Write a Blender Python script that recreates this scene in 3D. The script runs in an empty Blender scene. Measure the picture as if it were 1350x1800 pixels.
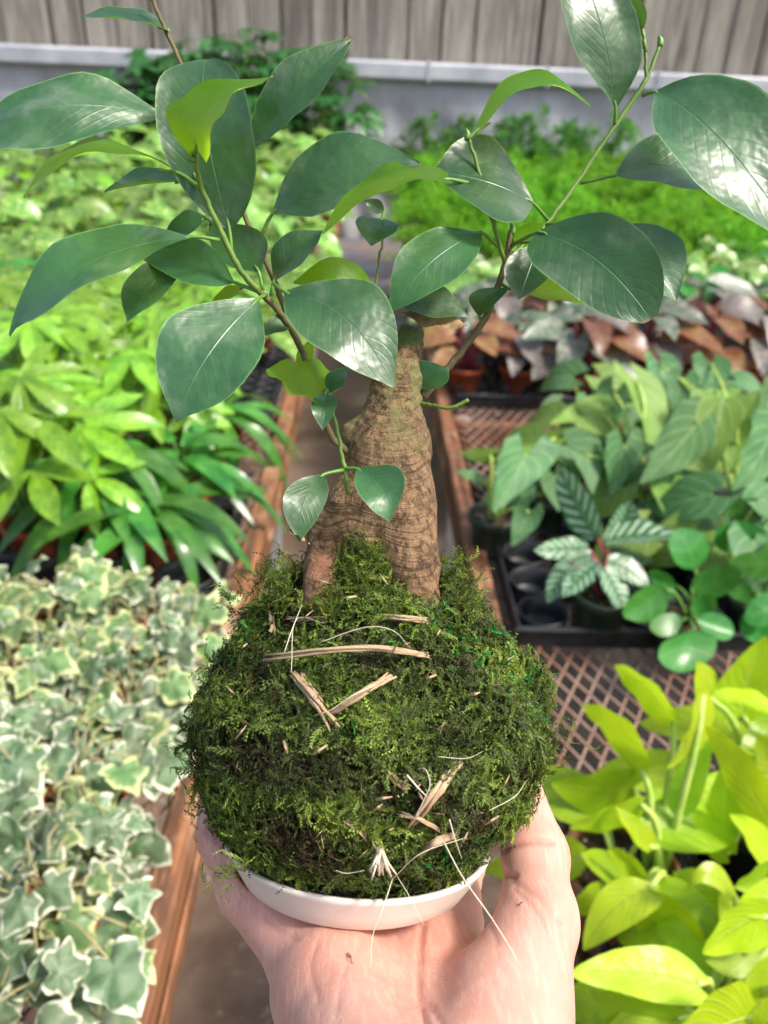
import bpy, math, random
import numpy as np
from mathutils import Matrix, Vector

random.seed(7)
RNG = np.random.default_rng(11)
SC = bpy.context.scene
COL = SC.collection
R = math.radians

# ------------------------------------------------------------------ camera
F, CX, CY = 1354.0, 675.0, 900.0          # focal length and centre in photograph pixels
CAM = np.array([0.0, 0.0, 1.55])
_v = np.array([(656 - CX) / F, (CY - 138) / F, -1.0]); _v /= np.linalg.norm(_v)
_h = np.array([math.cos(R(2.5)), -math.sin(R(2.5)), 0.0])
_z = np.cross(_h, _v); _z /= np.linalg.norm(_z)
_x = np.cross(_v, _z)
RW = np.array([_x, _v, _z])               # camera axes -> world axes
camd = bpy.data.cameras.new('camera')
cam = bpy.data.objects.new('camera', camd); COL.objects.link(cam)
M = Matrix([list(RW[i]) + [CAM[i]] for i in range(3)] + [[0, 0, 0, 1]])
cam.matrix_world = M
camd.sensor_fit = 'HORIZONTAL'; camd.sensor_width = 36.0
camd.lens = 36.0 * F / 1350.0
camd.clip_start = 0.01; camd.clip_end = 400
camd.dof.use_dof = True
camd.dof.focus_distance = 0.262
camd.dof.aperture_fstop = 16.0
SC.camera = cam

# ------------------------------------------------------------------ world, sun, exposure
SUN_DIR = Vector((0.55, -0.22, 0.80)).normalized()
elev = math.asin(SUN_DIR.z)
w = bpy.data.worlds.new('World'); SC.world = w; w.use_nodes = True
nt = w.node_tree
sky = nt.nodes.new('ShaderNodeTexSky'); sky.sky_type = 'NISHITA'; sky.sun_disc = False
sky.sun_elevation = elev; sky.sun_rotation = math.atan2(SUN_DIR.x, SUN_DIR.y)
sky.air_density = 1.0; sky.dust_density = 4.0; sky.ozone_density = 0.6
nt.nodes['Background'].inputs['Strength'].default_value = 0.125
nt.links.new(sky.outputs[0], nt.nodes['Background'].inputs['Color'])
sl = bpy.data.lights.new('sun', 'SUN'); sl.energy = 2.2; sl.angle = R(10); sl.color = (1.0, 0.95, 0.87)
so = bpy.data.objects.new('sun', sl); COL.objects.link(so)
so.rotation_euler = SUN_DIR.to_track_quat('Z', 'Y').to_euler()
SC.view_settings.view_transform = 'Standard'; SC.view_settings.look = 'None'
SC.view_settings.gamma = 1.0; SC.view_settings.use_curve_mapping = False
SC.view_settings.exposure = 1.06
SC.render.engine = 'CYCLES'
SC.cycles.use_denoising = True
SC.cycles.max_bounces = 8; SC.cycles.transparent_max_bounces = 8

# ------------------------------------------------------------------ helpers
def CP(px, py, d):                         # point in camera axes (metres)
    return np.array([(px - CX) / F * d, (CY - py) / F * d, -d])
def c2w(c):
    return np.asarray(c) @ RW.T + CAM
def P(px, py, d):                          # world point seen at a pixel at depth d
    return c2w(CP(px, py, d))
def G(px, py, h):                          # world point on the level h metres below the lens
    r = RW @ np.array([(px - CX) / F, (CY - py) / F, -1.0])
    return CAM + r * (h / -r[2])
UPC = RW.T @ np.array([0, 0, 1.0])         # world up in camera axes

ORG = {}
def empty(name, loc, label=None, cat=None, group=None):
    o = bpy.data.objects.new(name, None); COL.objects.link(o); o.location = loc
    o.empty_display_size = 0.02
    ORG[o.name] = np.array(loc, dtype=float)
    tag(o, label, cat, group)
    return o
def tag(o, label=None, cat=None, group=None, kind=None):
    if label: o['label'] = label
    if cat: o['category'] = cat
    if group: o['group'] = group
    if kind: o['kind'] = kind
    return o
def org(o):
    return ORG.get(o.name, np.zeros(3)) if o else np.zeros(3)
def mesh(name, verts, faces, mats, uv=None, smooth=True, fmat=None, col=None):
    me = bpy.data.meshes.new(name)
    verts = np.asarray(verts, dtype=np.float32)
    if isinstance(faces, np.ndarray):
        n, k = faces.shape
        me.vertices.add(len(verts)); me.vertices.foreach_set('co', verts.ravel())
        me.loops.add(n * k); me.loops.foreach_set('vertex_index', faces.ravel().astype(np.int32))
        me.polygons.add(n)
        me.polygons.foreach_set('loop_start', np.arange(0, n * k, k, dtype=np.int32))
        me.polygons.foreach_set('loop_total', np.full(n, k, dtype=np.int32))
        me.update(calc_edges=True)
    else:
        me.from_pydata(verts.tolist(), [], faces)
    if smooth:
        me.polygons.foreach_set('use_smooth', np.ones(len(me.polygons), dtype=bool))
    if uv is not None:
        ul = me.uv_layers.new(name='UVMap')
        li = np.zeros(len(me.loops), dtype=np.int32); me.loops.foreach_get('vertex_index', li)
        ul.data.foreach_set('uv', np.asarray(uv, dtype=np.float32)[li].ravel())
    if col is not None:
        at = me.attributes.new('tint', 'FLOAT_COLOR', 'POINT')
        c4 = np.ones((len(verts), 4), dtype=np.float32); c4[:, :3] = col
        at.data.foreach_set('color', c4.ravel())
    for m in (mats if isinstance(mats, (list, tuple)) else [mats]):
        me.materials.append(m)
    if fmat is not None:
        me.polygons.foreach_set('material_index', np.asarray(fmat, dtype=np.int32))
    return me
def add(name, me, parent=None, mat4=None):
    o = bpy.data.objects.new(name, me); COL.objects.link(o)
    if parent:
        o.parent = parent
        ORG[o.name] = org(parent)
    if mat4 is not None:
        o.matrix_basis = mat4
    return o
def mk(name, verts, faces, mats, parent=None, **k):   # world-space vertices
    v = np.asarray(verts, dtype=float)
    if parent is not None: v = v - org(parent)
    return add(name, mesh(name, v, faces, mats, **k), parent)

class MB:                                   # collects simple shapes into one mesh
    def __init__(s): s.v = []; s.f = []; s.n = 0; s.uv = []
    def put(s, v, f, uv=None):
        v = np.asarray(v, dtype=float)
        s.v.append(v); s.f += [tuple(i + s.n for i in q) for q in f]; s.n += len(v)
        s.uv.append(np.zeros((len(v), 2)) if uv is None else np.asarray(uv, dtype=float))
        return s
    def box(s, a, b, bev=0.0):
        (x0, y0, z0), (x1, y1, z1) = a, b
        if bev <= 0:
            v = [(x, y, z) for z in (z0, z1) for y in (y0, y1) for x in (x0, x1)]
            return s.put(v, [(0, 2, 3, 1), (4, 5, 7, 6), (0, 1, 5, 4), (2, 6, 7, 3), (0, 4, 6, 2), (1, 3, 7, 5)])
        e = bev; v = []
        for z, i in ((z0, e), (z0 + e, 0), (z1 - e, 0), (z1, e)):
            v += [(x0 + e, y0 + i, z), (x1 - e, y0 + i, z), (x1 - i, y0 + e, z), (x1 - i, y1 - e, z),
                  (x1 - e, y1 - i, z), (x0 + e, y1 - i, z), (x0 + i, y1 - e, z), (x0 + i, y0 + e, z)]
        f = [tuple(range(7, -1, -1)), tuple(range(24, 32))]
        for r in range(3):
            for k in range(8):
                f.append((r * 8 + k, r * 8 + (k + 1) % 8, r * 8 + 8 + (k + 1) % 8, r * 8 + 8 + k))
        return s.put(v, f)
    def tube(s, pts, rad, seg=6, cap=True):
        pts = np.asarray(pts, dtype=float); n = len(pts)
        rad = np.full(n, rad) if np.isscalar(rad) else np.interp(np.linspace(0, 1, n), np.linspace(0, 1, len(rad)), rad)
        t = np.gradient(pts, axis=0); t /= np.linalg.norm(t, axis=1)[:, None] + 1e-12
        a = np.cross(t[0], (0.31, 0.9, 0.27)); a /= np.linalg.norm(a)
        v = []; uv = []
        for i in range(n):
            a = a - t[i] * np.dot(a, t[i]); a /= np.linalg.norm(a); b = np.cross(t[i], a)
            for k in range(seg):
                q = 2 * math.pi * k / seg
                v.append(pts[i] + rad[i] * (a * math.cos(q) + b * math.sin(q))); uv.append((k / seg, i / (n - 1)))
        f = [(i * seg + k, i * seg + (k + 1) % seg, (i + 1) * seg + (k + 1) % seg, (i + 1) * seg + k) for i in range(n - 1) for k in range(seg)]
        if cap: f += [tuple(range(seg - 1, -1, -1)), tuple((n - 1) * seg + k for k in range(seg))]
        return s.put(v, f, uv)
    def lathe(s, prof, c=(0, 0, 0), seg=28):
        v = [(c[0] + r * math.cos(2 * math.pi * k / seg), c[1] + r * math.sin(2 * math.pi * k / seg), c[2] + z) for r, z in prof for k in range(seg)]
        f = [(i * seg + k, i * seg + (k + 1) % seg, (i + 1) * seg + (k + 1) % seg, (i + 1) * seg + k) for i in range(len(prof) - 1) for k in range(seg)]
        return s.put(v, f)
    def data(s, name, mats, **k):
        return mesh(name, np.concatenate(s.v), s.f, mats, uv=np.concatenate(s.uv), **k)
    def build(s, name, mats, parent=None, **k):   # world-space vertices
        return mk(name, np.concatenate(s.v), s.f, mats, parent, uv=np.concatenate(s.uv), **k)

def spline(pts, n):
    p = np.asarray(pts, dtype=float); m = len(p)
    if m == 2: return p[0] + (p[1] - p[0]) * np.linspace(0, 1, n)[:, None]
    q = np.vstack([2 * p[0] - p[1], p, 2 * p[-1] - p[-2]])
    out = []
    for u in np.linspace(0, m - 1 - 1e-9, n):
        i = int(u); t = u - i
        a, b, c, d = q[i], q[i + 1], q[i + 2], q[i + 3]
        out.append(0.5 * (2 * b + (c - a) * t + (2 * a - 5 * b + 4 * c - d) * t * t + (3 * b - a - 3 * c + d) * t ** 3))
    return np.array(out)

# ------------------------------------------------------------------ materials
class NT:
    def __init__(s, name):
        s.m = bpy.data.materials.new(name); s.m.use_nodes = True; s.t = s.m.node_tree
        s.b = s.t.nodes['Principled BSDF']; s.o = s.t.nodes['Material Output']
    def n(s, kind, **k):
        x = s.t.nodes.new('ShaderNode' + kind)
        for a, b in k.items(): setattr(x, a, b)
        return x
    def l(s, a, b): s.t.links.new(a, b)
    def val(s, sock, v):
        if isinstance(v, bpy.types.NodeSocket): s.l(v, sock)
        else:
            try: sock.default_value = v
            except Exception: sock.default_value = (*v, 1.0)
    def math(s, op, a, b=0.0, c=0.0, clamp=False):
        x = s.n('Math', operation=op); x.use_clamp = clamp
        s.val(x.inputs[0], a); s.val(x.inputs[1], b)
        if op in ('MULTIPLY_ADD', 'SMOOTH_MIN', 'SMOOTH_MAX'): s.val(x.inputs[2], c)
        return x.outputs[0]
    def mix(s, f, a, b, mode='MIX'):
        x = s.n('Mix', data_type='RGBA', blend_type=mode)
        s.val(x.inputs[0], f)
        for sk, v in ((x.inputs[6], a), (x.inputs[7], b)):
            s.val(sk, (*v, 1.0) if isinstance(v, tuple) and len(v) == 3 else v)
        return x.outputs[2]
    def ss(s, v, lo, hi, a=0.0, b=1.0):
        x = s.n('MapRange', interpolation_type='SMOOTHSTEP')
        s.val(x.inputs[0], v); x.inputs[1].default_value = lo; x.inputs[2].default_value = hi
        x.inputs[3].default_value = a; x.inputs[4].default_value = b
        return x.outputs[0]
    def noise(s, scale, detail=3, rough=0.55, vec=None, dist=0.0):
        x = s.n('TexNoise'); x.inputs['Scale'].default_value = scale; x.inputs['Detail'].default_value = detail
        x.inputs['Roughness'].default_value = rough; x.inputs['Distortion'].default_value = dist
        if vec is not None: s.l(vec, x.inputs['Vector'])
        return x.outputs[0]
    def obj(s):
        return s.n('TexCoord').outputs['Object']
    def scaled(s, vec, sc):
        x = s.n('Mapping'); s.l(vec, x.inputs['Vector']); x.inputs['Scale'].default_value = sc
        return x.outputs[0]
    def bump(s, h, strength, dist):
        x = s.n('Bump'); x.inputs['Strength'].default_value = strength; x.inputs['Distance'].default_value = dist
        s.l(h, x.inputs['Height']); s.l(x.outputs[0], s.b.inputs['Normal']); return x.outputs[0]
    def out(s, col=None, rough=None, spec=None):
        if col is not None: s.val(s.b.inputs['Base Color'], (*col, 1.0) if isinstance(col, tuple) and len(col) == 3 else col)
        if rough is not None: s.val(s.b.inputs['Roughness'], rough)
        if spec is not None: s.val(s.b.inputs['Specular IOR Level'], spec)
        return s.m

def leaf_mat(name, c1, c2, vein=None, edge=None, trans=(0.2, 0.4, 0.03), tf=0.3, rough=0.3, spec=0.5, nv=7, slant=0.25,
             veinw=0.12, bump=0.25, vary=0.25, edgew=(0.55, 0.75), stripe=None, scale=8.0, midw=0.045, blotch=None, margin=None, coat=0.0, latb=1.0, dust=False):
    t = NT(name)
    uvn = t.n('UVMap'); sep = t.n('SeparateXYZ'); t.l(uvn.outputs[0], sep.inputs[0])
    au = t.math('ABSOLUTE', sep.outputs[0]); v = sep.outputs[1]
    info = t.n('ObjectInfo'); rnd = info.outputs['Random']
    vec = t.obj()
    off = t.n('VectorMath', operation='ADD'); t.l(vec, off.inputs[0]); t.l(rnd, off.inputs[1])
    nz = t.noise(scale, 3, 0.6, off.outputs[0])
    c = t.mix(t.ss(nz, 0.3, 0.7), c1, c2)
    ph = t.math('SUBTRACT', v, t.math('MULTIPLY', au, slant))
    wave = t.math('SINE', t.math('MULTIPLY', ph, nv * 2 * math.pi))
    lat = t.ss(wave, 1 - veinw * 2, 1.0)
    mid = t.ss(au, 0.0, midw, 1.0, 0.0)
    if stripe is not None:
        st = t.math('MULTIPLY', t.ss(wave, -0.1, 0.5), t.ss(au, 0.12, 0.25)); st = t.math('MULTIPLY', st, t.ss(au, 0.8, 0.95, 1.0, 0.0))
        c = t.mix(st, c, stripe)
    vm = t.math('MAXIMUM', t.math('MULTIPLY', lat, 0.5 * max(latb, 0.3)), mid)
    vh = t.math('MAXIMUM', t.math('MULTIPLY', lat, 0.5 * latb), t.math('MULTIPLY', mid, min(1.0, latb * 4)))
    if vein is not None: c = t.mix(vm, c, vein)
    if edge is not None:
        e = t.math('ADD', au, t.math('MULTIPLY', t.math('SUBTRACT', t.noise(scale * 1.6, 2, 0.5, off.outputs[0]), 0.5), 0.55))
        c = t.mix(t.ss(e, *edgew), c, edge)
    if margin is not None:
        c = t.mix(t.ss(au, 0.955, 0.99), c, margin)
    if blotch is not None:
        c = t.mix(t.ss(t.noise(scale * 2.2, 3, 0.6, off.outputs[0]), 0.56, 0.66), c, blotch)
    if dust:
        dn = t.math('MULTIPLY', t.ss(t.noise(34, 3, 0.6, off.outputs[0]), 0.5, 0.72), t.math('MULTIPLY_ADD', t.noise(900, 2, 0.6, off.outputs[0]), 0.5, 0.05))
        c = t.mix(dn, c, (0.30, 0.34, 0.26))
        sp = t.math('GREATER_THAN', t.noise(430, 2, 0.5, off.outputs[0]), 0.80)
        c = t.mix(sp, c, (0.12, 0.07, 0.03))
        yl = t.math('MULTIPLY', t.ss(t.math('ADD', t.math('MULTIPLY', v, .55), t.math('MULTIPLY', au, t.math('MULTIPLY', au, .5))), .78, 1.02), t.math('GREATER_THAN', t.math('FRACT', t.math('MULTIPLY', rnd, 7.3)), .6))
        c = t.mix(t.math('MULTIPLY', yl, .7), c, (0.16, 0.26, 0.02))
        tipb = t.math('ADD', v, t.math('MULTIPLY', t.noise(120, 2, 0.5, off.outputs[0]), 0.10))
        c = t.mix(t.math('MULTIPLY', t.ss(tipb, 1.025, 1.05), t.math('GREATER_THAN', rnd, 0.5)), c, (0.16, 0.08, 0.035))
    hs = t.n('HueSaturation'); t.l(c, hs.inputs['Color'])
    t.l(t.math('MULTIPLY_ADD', rnd, 0.03, 0.485), hs.inputs['Hue'])
    t.l(t.math('MULTIPLY_ADD', rnd, 2 * vary, 1 - vary), hs.inputs['Value'])
    c = hs.outputs[0]
    h = t.math('ADD', t.math('MULTIPLY', vh, -0.6), t.math('MULTIPLY', t.noise(scale * 2.5, 2, 0.5, off.outputs[0]), 0.8))
    nrm = t.bump(h, bump, 0.004)
    t.out(c, t.math('MULTIPLY_ADD', nz, 0.25, rough - 0.12), spec)
    if coat: t.b.inputs['Coat Weight'].default_value = coat; t.b.inputs['Coat Roughness'].default_value = 0.3
    tr = t.n('BsdfTranslucent')
    tc = t.mix(0.35, trans, c)
    t.l(tc, tr.inputs['Color']); t.l(nrm, tr.inputs['Normal'])
    mx = t.n('MixShader'); mx.inputs[0].default_value = tf
    t.l(t.b.outputs[0], mx.inputs[1]); t.l(tr.outputs[0], mx.inputs[2]); t.l(mx.outputs[0], t.o.inputs['Surface'])
    return t.m

def plain(name, c1, c2, scale=20.0, rough=0.6, spec=0.4, bump=0.2, bd=0.002, stretch=(1, 1, 1), detail=4):
    t = NT(name)
    nz = t.noise(scale, detail, 0.6, t.scaled(t.obj(), stretch))
    t.bump(nz, bump, bd)
    return t.out(t.mix(t.ss(nz, 0.3, 0.7), c1, c2), rough, spec)

MAT = {}
MAT['ficus'] = leaf_mat('ficus_leaf', (0.022, 0.078, 0.026), (0.042, 0.118, 0.036), vein=(0.045, 0.13, 0.045), trans=(0.16, 0.42, 0.02), tf=0.24,
                        rough=0.36, spec=0.68, nv=11, slant=0.3, veinw=0.2, bump=0.34, vary=0.34, scale=48, midw=0.03, margin=(0.12, 0.24, 0.07), coat=0.15, latb=0.09, dust=True)
MAT['ficus_young'] = leaf_mat('young_ficus_leaf', (0.07, 0.22, 0.012), (0.11, 0.30, 0.015), vein=(0.13, 0.32, 0.03), trans=(0.62, 0.95, 0.02), tf=0.62, latb=0.15,
                              rough=0.36, spec=0.5, nv=9, slant=0.3, veinw=0.2, bump=0.2, vary=0.12, scale=60, midw=0.04)
MAT['ivy'] = leaf_mat('ivy_leaf', (0.080, 0.150, 0.060), (0.215, 0.285, 0.165), vein=None, edge=(0.78, 0.77, 0.58), trans=(0.4, 0.5, 0.2), tf=0.2,
                      rough=0.42, spec=0.45, bump=0.1, vary=0.28, edgew=(0.85, 0.98), scale=2.6, midw=0.0)
MAT['ivy_gold'] = leaf_mat('golden_ivy_leaf', (0.10, 0.20, 0.075), (0.20, 0.31, 0.12), edge=(0.62, 0.64, 0.30), trans=(0.5, 0.6, 0.1), tf=0.28,
                           rough=0.4, spec=0.4, bump=0.1, vary=0.2, edgew=(0.68, 0.95), scale=2.6, midw=0.0)
MAT['pachira'] = leaf_mat('pachira_leaf', (0.085, 0.235, 0.012), (0.22, 0.43, 0.022), vein=(0.36, 0.55, 0.10), trans=(0.5, 0.75, 0.03), tf=0.26, rough=0.27, spec=0.6, coat=.2, nv=8, bump=0.35, vary=0.45, scale=5)
MAT['strap'] = leaf_mat('strap_leaf', (0.025, 0.13, 0.022), (0.08, 0.26, 0.035), vein=(0.12, 0.3, 0.06), trans=(0.3, 0.6, 0.05), tf=0.3, rough=0.25, spec=0.55, nv=1, bump=0.1, vary=0.3, scale=5)
MAT['pothos'] = leaf_mat('pothos_leaf', (0.07, 0.21, 0.03), (0.20, 0.38, 0.06), vein=(0.3, 0.45, 0.12), blotch=(0.62, 0.66, 0.26), trans=(0.5, 0.7, 0.08), tf=0.25, rough=0.3, spec=0.55, bump=0.2, vary=0.45, scale=3.5)
MAT['dark'] = leaf_mat('dark_leaf', (0.018, 0.085, 0.022), (0.04, 0.14, 0.03), vein=(0.06, 0.16, 0.05), trans=(0.1, 0.35, 0.03), tf=0.22, rough=0.3, spec=0.5, bump=0.3, vary=0.35, scale=4)
MAT['fern'] = leaf_mat('fern_needle', (0.10, 0.32, 0.02), (0.20, 0.46, 0.03), trans=(0.4, 0.75, 0.05), tf=0.4, rough=0.5, spec=0.3, bump=0.0, vary=0.25, scale=6, midw=0.0)
MAT['fern_dark'] = leaf_mat('dark_fern_needle', (0.05, 0.19, 0.03), (0.10, 0.28, 0.04), trans=(0.25, 0.5, 0.05), tf=0.35, rough=0.5, spec=0.3, bump=0.0, vary=0.25, scale=6, midw=0.0)
MAT['mauve'] = leaf_mat('mauve_leaf', (0.09, 0.10, 0.075), (0.20, 0.165, 0.15), vein=(0.34, 0.24, 0.24), trans=(0.35, 0.25, 0.12), tf=0.15, rough=0.4, spec=0.5, nv=5, bump=0.25, vary=0.4, scale=3)
MAT['greyg'] = leaf_mat('grey_green_leaf', (0.06, 0.12, 0.06), (0.17, 0.22, 0.15), vein=(0.3, 0.34, 0.26), blotch=(0.50, 0.36, 0.33), trans=(0.3, 0.35, 0.12), tf=0.18, rough=0.34, spec=0.55, nv=5, bump=0.3, vary=0.4, scale=3)
MAT['maroon'] = leaf_mat('maroon_leaf', (0.16, 0.045, 0.03), (0.25, 0.14, 0.05), vein=(0.35, 0.2, 0.1), trans=(0.5, 0.2, 0.05), tf=0.25, rough=0.34, spec=0.5, nv=5, bump=0.25, vary=0.35, scale=3)
MAT['velvet'] = leaf_mat('velvet_heart_leaf', (0.05, 0.15, 0.05), (0.09, 0.21, 0.07), vein=(0.28, 0.42, 0.18), trans=(0.25, 0.5, 0.06), tf=0.25, rough=0.5, spec=0.4, nv=4.2, slant=0.55, veinw=0.09, bump=0.5, vary=0.25, scale=14, midw=0.05)
MAT['velvet_lime'] = leaf_mat('pale_heart_leaf', (0.15, 0.28, 0.04), (0.22, 0.36, 0.06), vein=(0.36, 0.5, 0.2), trans=(0.45, 0.6, 0.08), tf=0.3, rough=0.5, spec=0.4, nv=4.2, slant=0.55, veinw=0.1, bump=0.5, vary=0.15, scale=14, midw=0.05)
MAT['calathea'] = leaf_mat('striped_leaf', (0.025, 0.11, 0.03), (0.04, 0.15, 0.04), vein=(0.2, 0.36, 0.2), stripe=(0.42, 0.58, 0.42), trans=(0.2, 0.4, 0.1), tf=0.2, rough=0.3, spec=0.5, nv=7, slant=0.22, veinw=0.1, bump=0.6, vary=0.12, scale=14)
MAT['peperomia'] = leaf_mat('round_glossy_leaf', (0.03, 0.16, 0.025), (0.05, 0.22, 0.03), vein=(0.10, 0.28, 0.06), trans=(0.2, 0.5, 0.03), tf=0.2, rough=0.3, spec=0.5, nv=3, bump=0.15, vary=0.3, scale=14, midw=0.05)
MAT['neon'] = leaf_mat('lime_leaf', (0.36, 0.55, 0.008), (0.50, 0.66, 0.014), vein=(0.66, 0.80, 0.14), trans=(0.68, 0.90, 0.02), tf=0.38, rough=0.32, spec=0.5, nv=7, slant=0.45, veinw=0.12, bump=0.7, vary=0.24, scale=16, midw=0.05)
MAT['neon_old'] = leaf_mat('older_lime_leaf', (0.26, 0.44, 0.012), (0.36, 0.53, 0.018), vein=(0.4, 0.58, 0.08), trans=(0.5, 0.8, 0.03), tf=0.4, rough=0.34, spec=0.5, nv=6, slant=0.45, veinw=0.06, bump=0.35, vary=0.16, scale=16, midw=0.05)

MAT['petiole'] = plain('petiole_green', (0.085, 0.20, 0.025), (0.13, 0.27, 0.04), 120, 0.4, 0.5, 0.05)
MAT['stem_green'] = plain('stem_olive', (0.085, 0.16, 0.025), (0.14, 0.24, 0.035), 150, 0.5, 0.4, 0.3, 0.0006)
MAT['stem_brown'] = plain('stem_woody', (0.085, 0.075, 0.03), (0.15, 0.12, 0.055), 180, 0.65, 0.3, 0.6, 0.0008)
MAT['stem_red'] = plain('stem_maroon', (0.20, 0.02, 0.04), (0.32, 0.05, 0.08), 40, 0.4, 0.5, 0.1)
MAT['stem_tan'] = plain('vine_tan', (0.30, 0.26, 0.12), (0.40, 0.34, 0.16), 40, 0.5, 0.4, 0.1)
MAT['stem_lime'] = plain('stem_lime', (0.36, 0.52, 0.08), (0.5, 0.62, 0.16), 60, 0.4, 0.5, 0.1)
MAT['terracotta'] = plain('terracotta_plastic', (0.40, 0.085, 0.035), (0.48, 0.12, 0.05), 14, 0.45, 0.4, 0.05)
MAT['pot_brown'] = plain('brown_plastic', (0.30, 0.12, 0.075), (0.36, 0.16, 0.10), 14, 0.5, 0.4, 0.05)
MAT['pot_green'] = plain('dark_green_plastic', (0.02, 0.04, 0.028), (0.03, 0.055, 0.036), 14, 0.4, 0.4, 0.05)
MAT['black'] = plain('black_plastic', (0.012, 0.013, 0.015), (0.03, 0.032, 0.035), 30, 0.42, 0.45, 0.1)
MAT['dry'] = plain('dried_leaf', (0.20, 0.11, 0.05), (0.42, 0.30, 0.16), 220, 0.7, 0.2, 0.4, 0.001)

def soil_mat():
    t = NT('potting_soil'); vec = t.obj()
    nz = t.noise(90, 5, 0.7, vec)
    vo = t.n('TexVoronoi'); vo.inputs['Scale'].default_value = 130; t.l(vec, vo.inputs['Vector'])
    c = t.mix(t.ss(nz, 0.3, 0.7), (0.022, 0.014, 0.010), (0.10, 0.065, 0.042))
    pick = t.n('SeparateColor'); t.l(vo.outputs['Color'], pick.inputs[0])
    c = t.mix(t.math('MULTIPLY', t.math('GREATER_THAN', pick.outputs[0], 0.86), t.ss(vo.outputs['Distance'], 0.25, 0.4, 1.0, 0.0)), c, (0.62, 0.60, 0.55))
    t.bump(t.math('SUBTRACT', nz, vo.outputs['Distance']), 0.9, 0.006)
    return t.out(c, 0.85, 0.2)
MAT['soil'] = soil_mat()

def wood_rail():
    t = NT('orange_timber'); vec = t.obj()
    g = t.noise(9, 5, 0.65, t.scaled(vec, (7, 0.35, 7)), 0.6)
    g2 = t.noise(5, 4, 0.6, vec)
    c = t.mix(t.ss(g, 0.3, 0.72), (0.10, 0.042, 0.02), (0.40, 0.175, 0.08))
    c = t.mix(t.math('MULTIPLY', t.ss(g2, 0.50, 0.68), 0.7), c, (0.58, 0.38, 0.24))
    c = t.mix(t.math('MULTIPLY', t.ss(t.noise(14, 4, 0.7, t.scaled(vec, (3, 0.5, 3))), 0.48, 0.60), 0.75), c, (0.07, 0.042, 0.03))
    t.bump(g, 0.35, 0.004)
    return t.out(c, 0.5, 0.4)
MAT['rail'] = wood_rail()

def board_mat():
    t = NT('weathered_board'); vec = t.obj(); rnd = t.n('ObjectInfo').outputs['Random']
    off = t.n('VectorMath', operation='ADD'); t.l(vec, off.inputs[0]); t.l(t.math('MULTIPLY', rnd, 40.0), off.inputs[1])
    g = t.noise(6, 6, 0.7, t.scaled(off.outputs[0], (5, 1, 0.30)), 0.4)
    st = t.noise(3.0, 4, 0.6, t.scaled(off.outputs[0], (3.5, 1, 0.22)))
    c = t.mix(t.ss(g, 0.28, 0.74), (0.13, 0.118, 0.098), (0.42, 0.385, 0.33))
    c = t.mix(t.math('MULTIPLY', t.ss(st, 0.47, 0.60), 0.8), c, (0.10, 0.088, 0.075))
    c = t.mix(t.math('MULTIPLY', rnd, 0.3), c, (0.42, 0.39, 0.35))
    w = t.n('TexWave'); w.inputs['Scale'].default_value = 26; w.inputs['Distortion'].default_value = 3; w.wave_type = 'BANDS'; w.bands_direction = 'DIAGONAL'
    t.l(vec, w.inputs['Vector'])
    t.bump(t.math('ADD', g, t.math('MULTIPLY', w.outputs[1], 0.3)), 0.5, 0.012)
    return t.out(c, 0.85, 0.2)
MAT['board'] = board_mat()

def floor_mat():
    t = NT('wet_concrete'); vec = t.obj()
    g = t.noise(2.2, 6, 0.65, vec); g2 = t.noise(24, 4, 0.6, vec)
    c = t.mix(t.ss(g, 0.32, 0.68), (0.095, 0.062, 0.044), (0.22, 0.155, 0.11))
    c = t.mix(t.math('MULTIPLY', t.ss(g2, 0.58, 0.72), 0.5), c, (0.40, 0.33, 0.26))
    vo = t.n('TexVoronoi'); vo.inputs['Scale'].default_value = 16; t.l(vec, vo.inputs['Vector'])
    c = t.mix(t.math('MULTIPLY', t.ss(vo.outputs['Distance'], 0.06, 0.12, 1.0, 0.0), 0.5), c, (0.5, 0.45, 0.4))
    t.bump(g2, 0.3, 0.01)
    return t.out(c, t.ss(g, 0.35, 0.65, 0.28, 0.7), 0.4)
MAT['floor'] = floor_mat()
def rusty():
    t = NT('rusty_galvanised_steel'); vec = t.obj()
    g = t.noise(7, 5, 0.65, vec); g2 = t.noise(60, 3, 0.6, vec)
    c = t.mix(t.ss(g, 0.35, 0.65), (0.30, 0.15, 0.10), (0.42, 0.28, 0.22))
    c = t.mix(t.math('MULTIPLY', t.ss(g2, 0.55, 0.7), 0.6), c, (0.22, 0.09, 0.05))
    t.bump(g2, 0.4, 0.001)
    return t.out(c, 0.6, 0.4)
MAT['mesh'] = rusty()
MAT['gutter'] = plain('pale_grey_gutter', (0.36, 0.38, 0.42), (0.54, 0.55, 0.58), 3.0, 0.45, 0.4, 0.15, 0.006)
MAT['sheet'] = plain('grey_plastic_sheet', (0.30, 0.30, 0.33), (0.46, 0.46, 0.49), 2.6, 0.4, 0.45, 0.5, 0.03, (1, 1, 0.6))
MAT['post'] = plain('galvanised_post', (0.30, 0.30, 0.31), (0.42, 0.42, 0.43), 20, 0.5, 0.5, 0.1)

# ------------------------------------------------------------------ setting: floor, back fence
mb = MB(); mb.put([(-60, -40, 0), (60, -40, 0), (60, 80, 0), (-60, 80, 0)], [(0, 1, 2, 3)])
tag(mb.build('floor', MAT['floor'], smooth=False), kind='structure')

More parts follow.
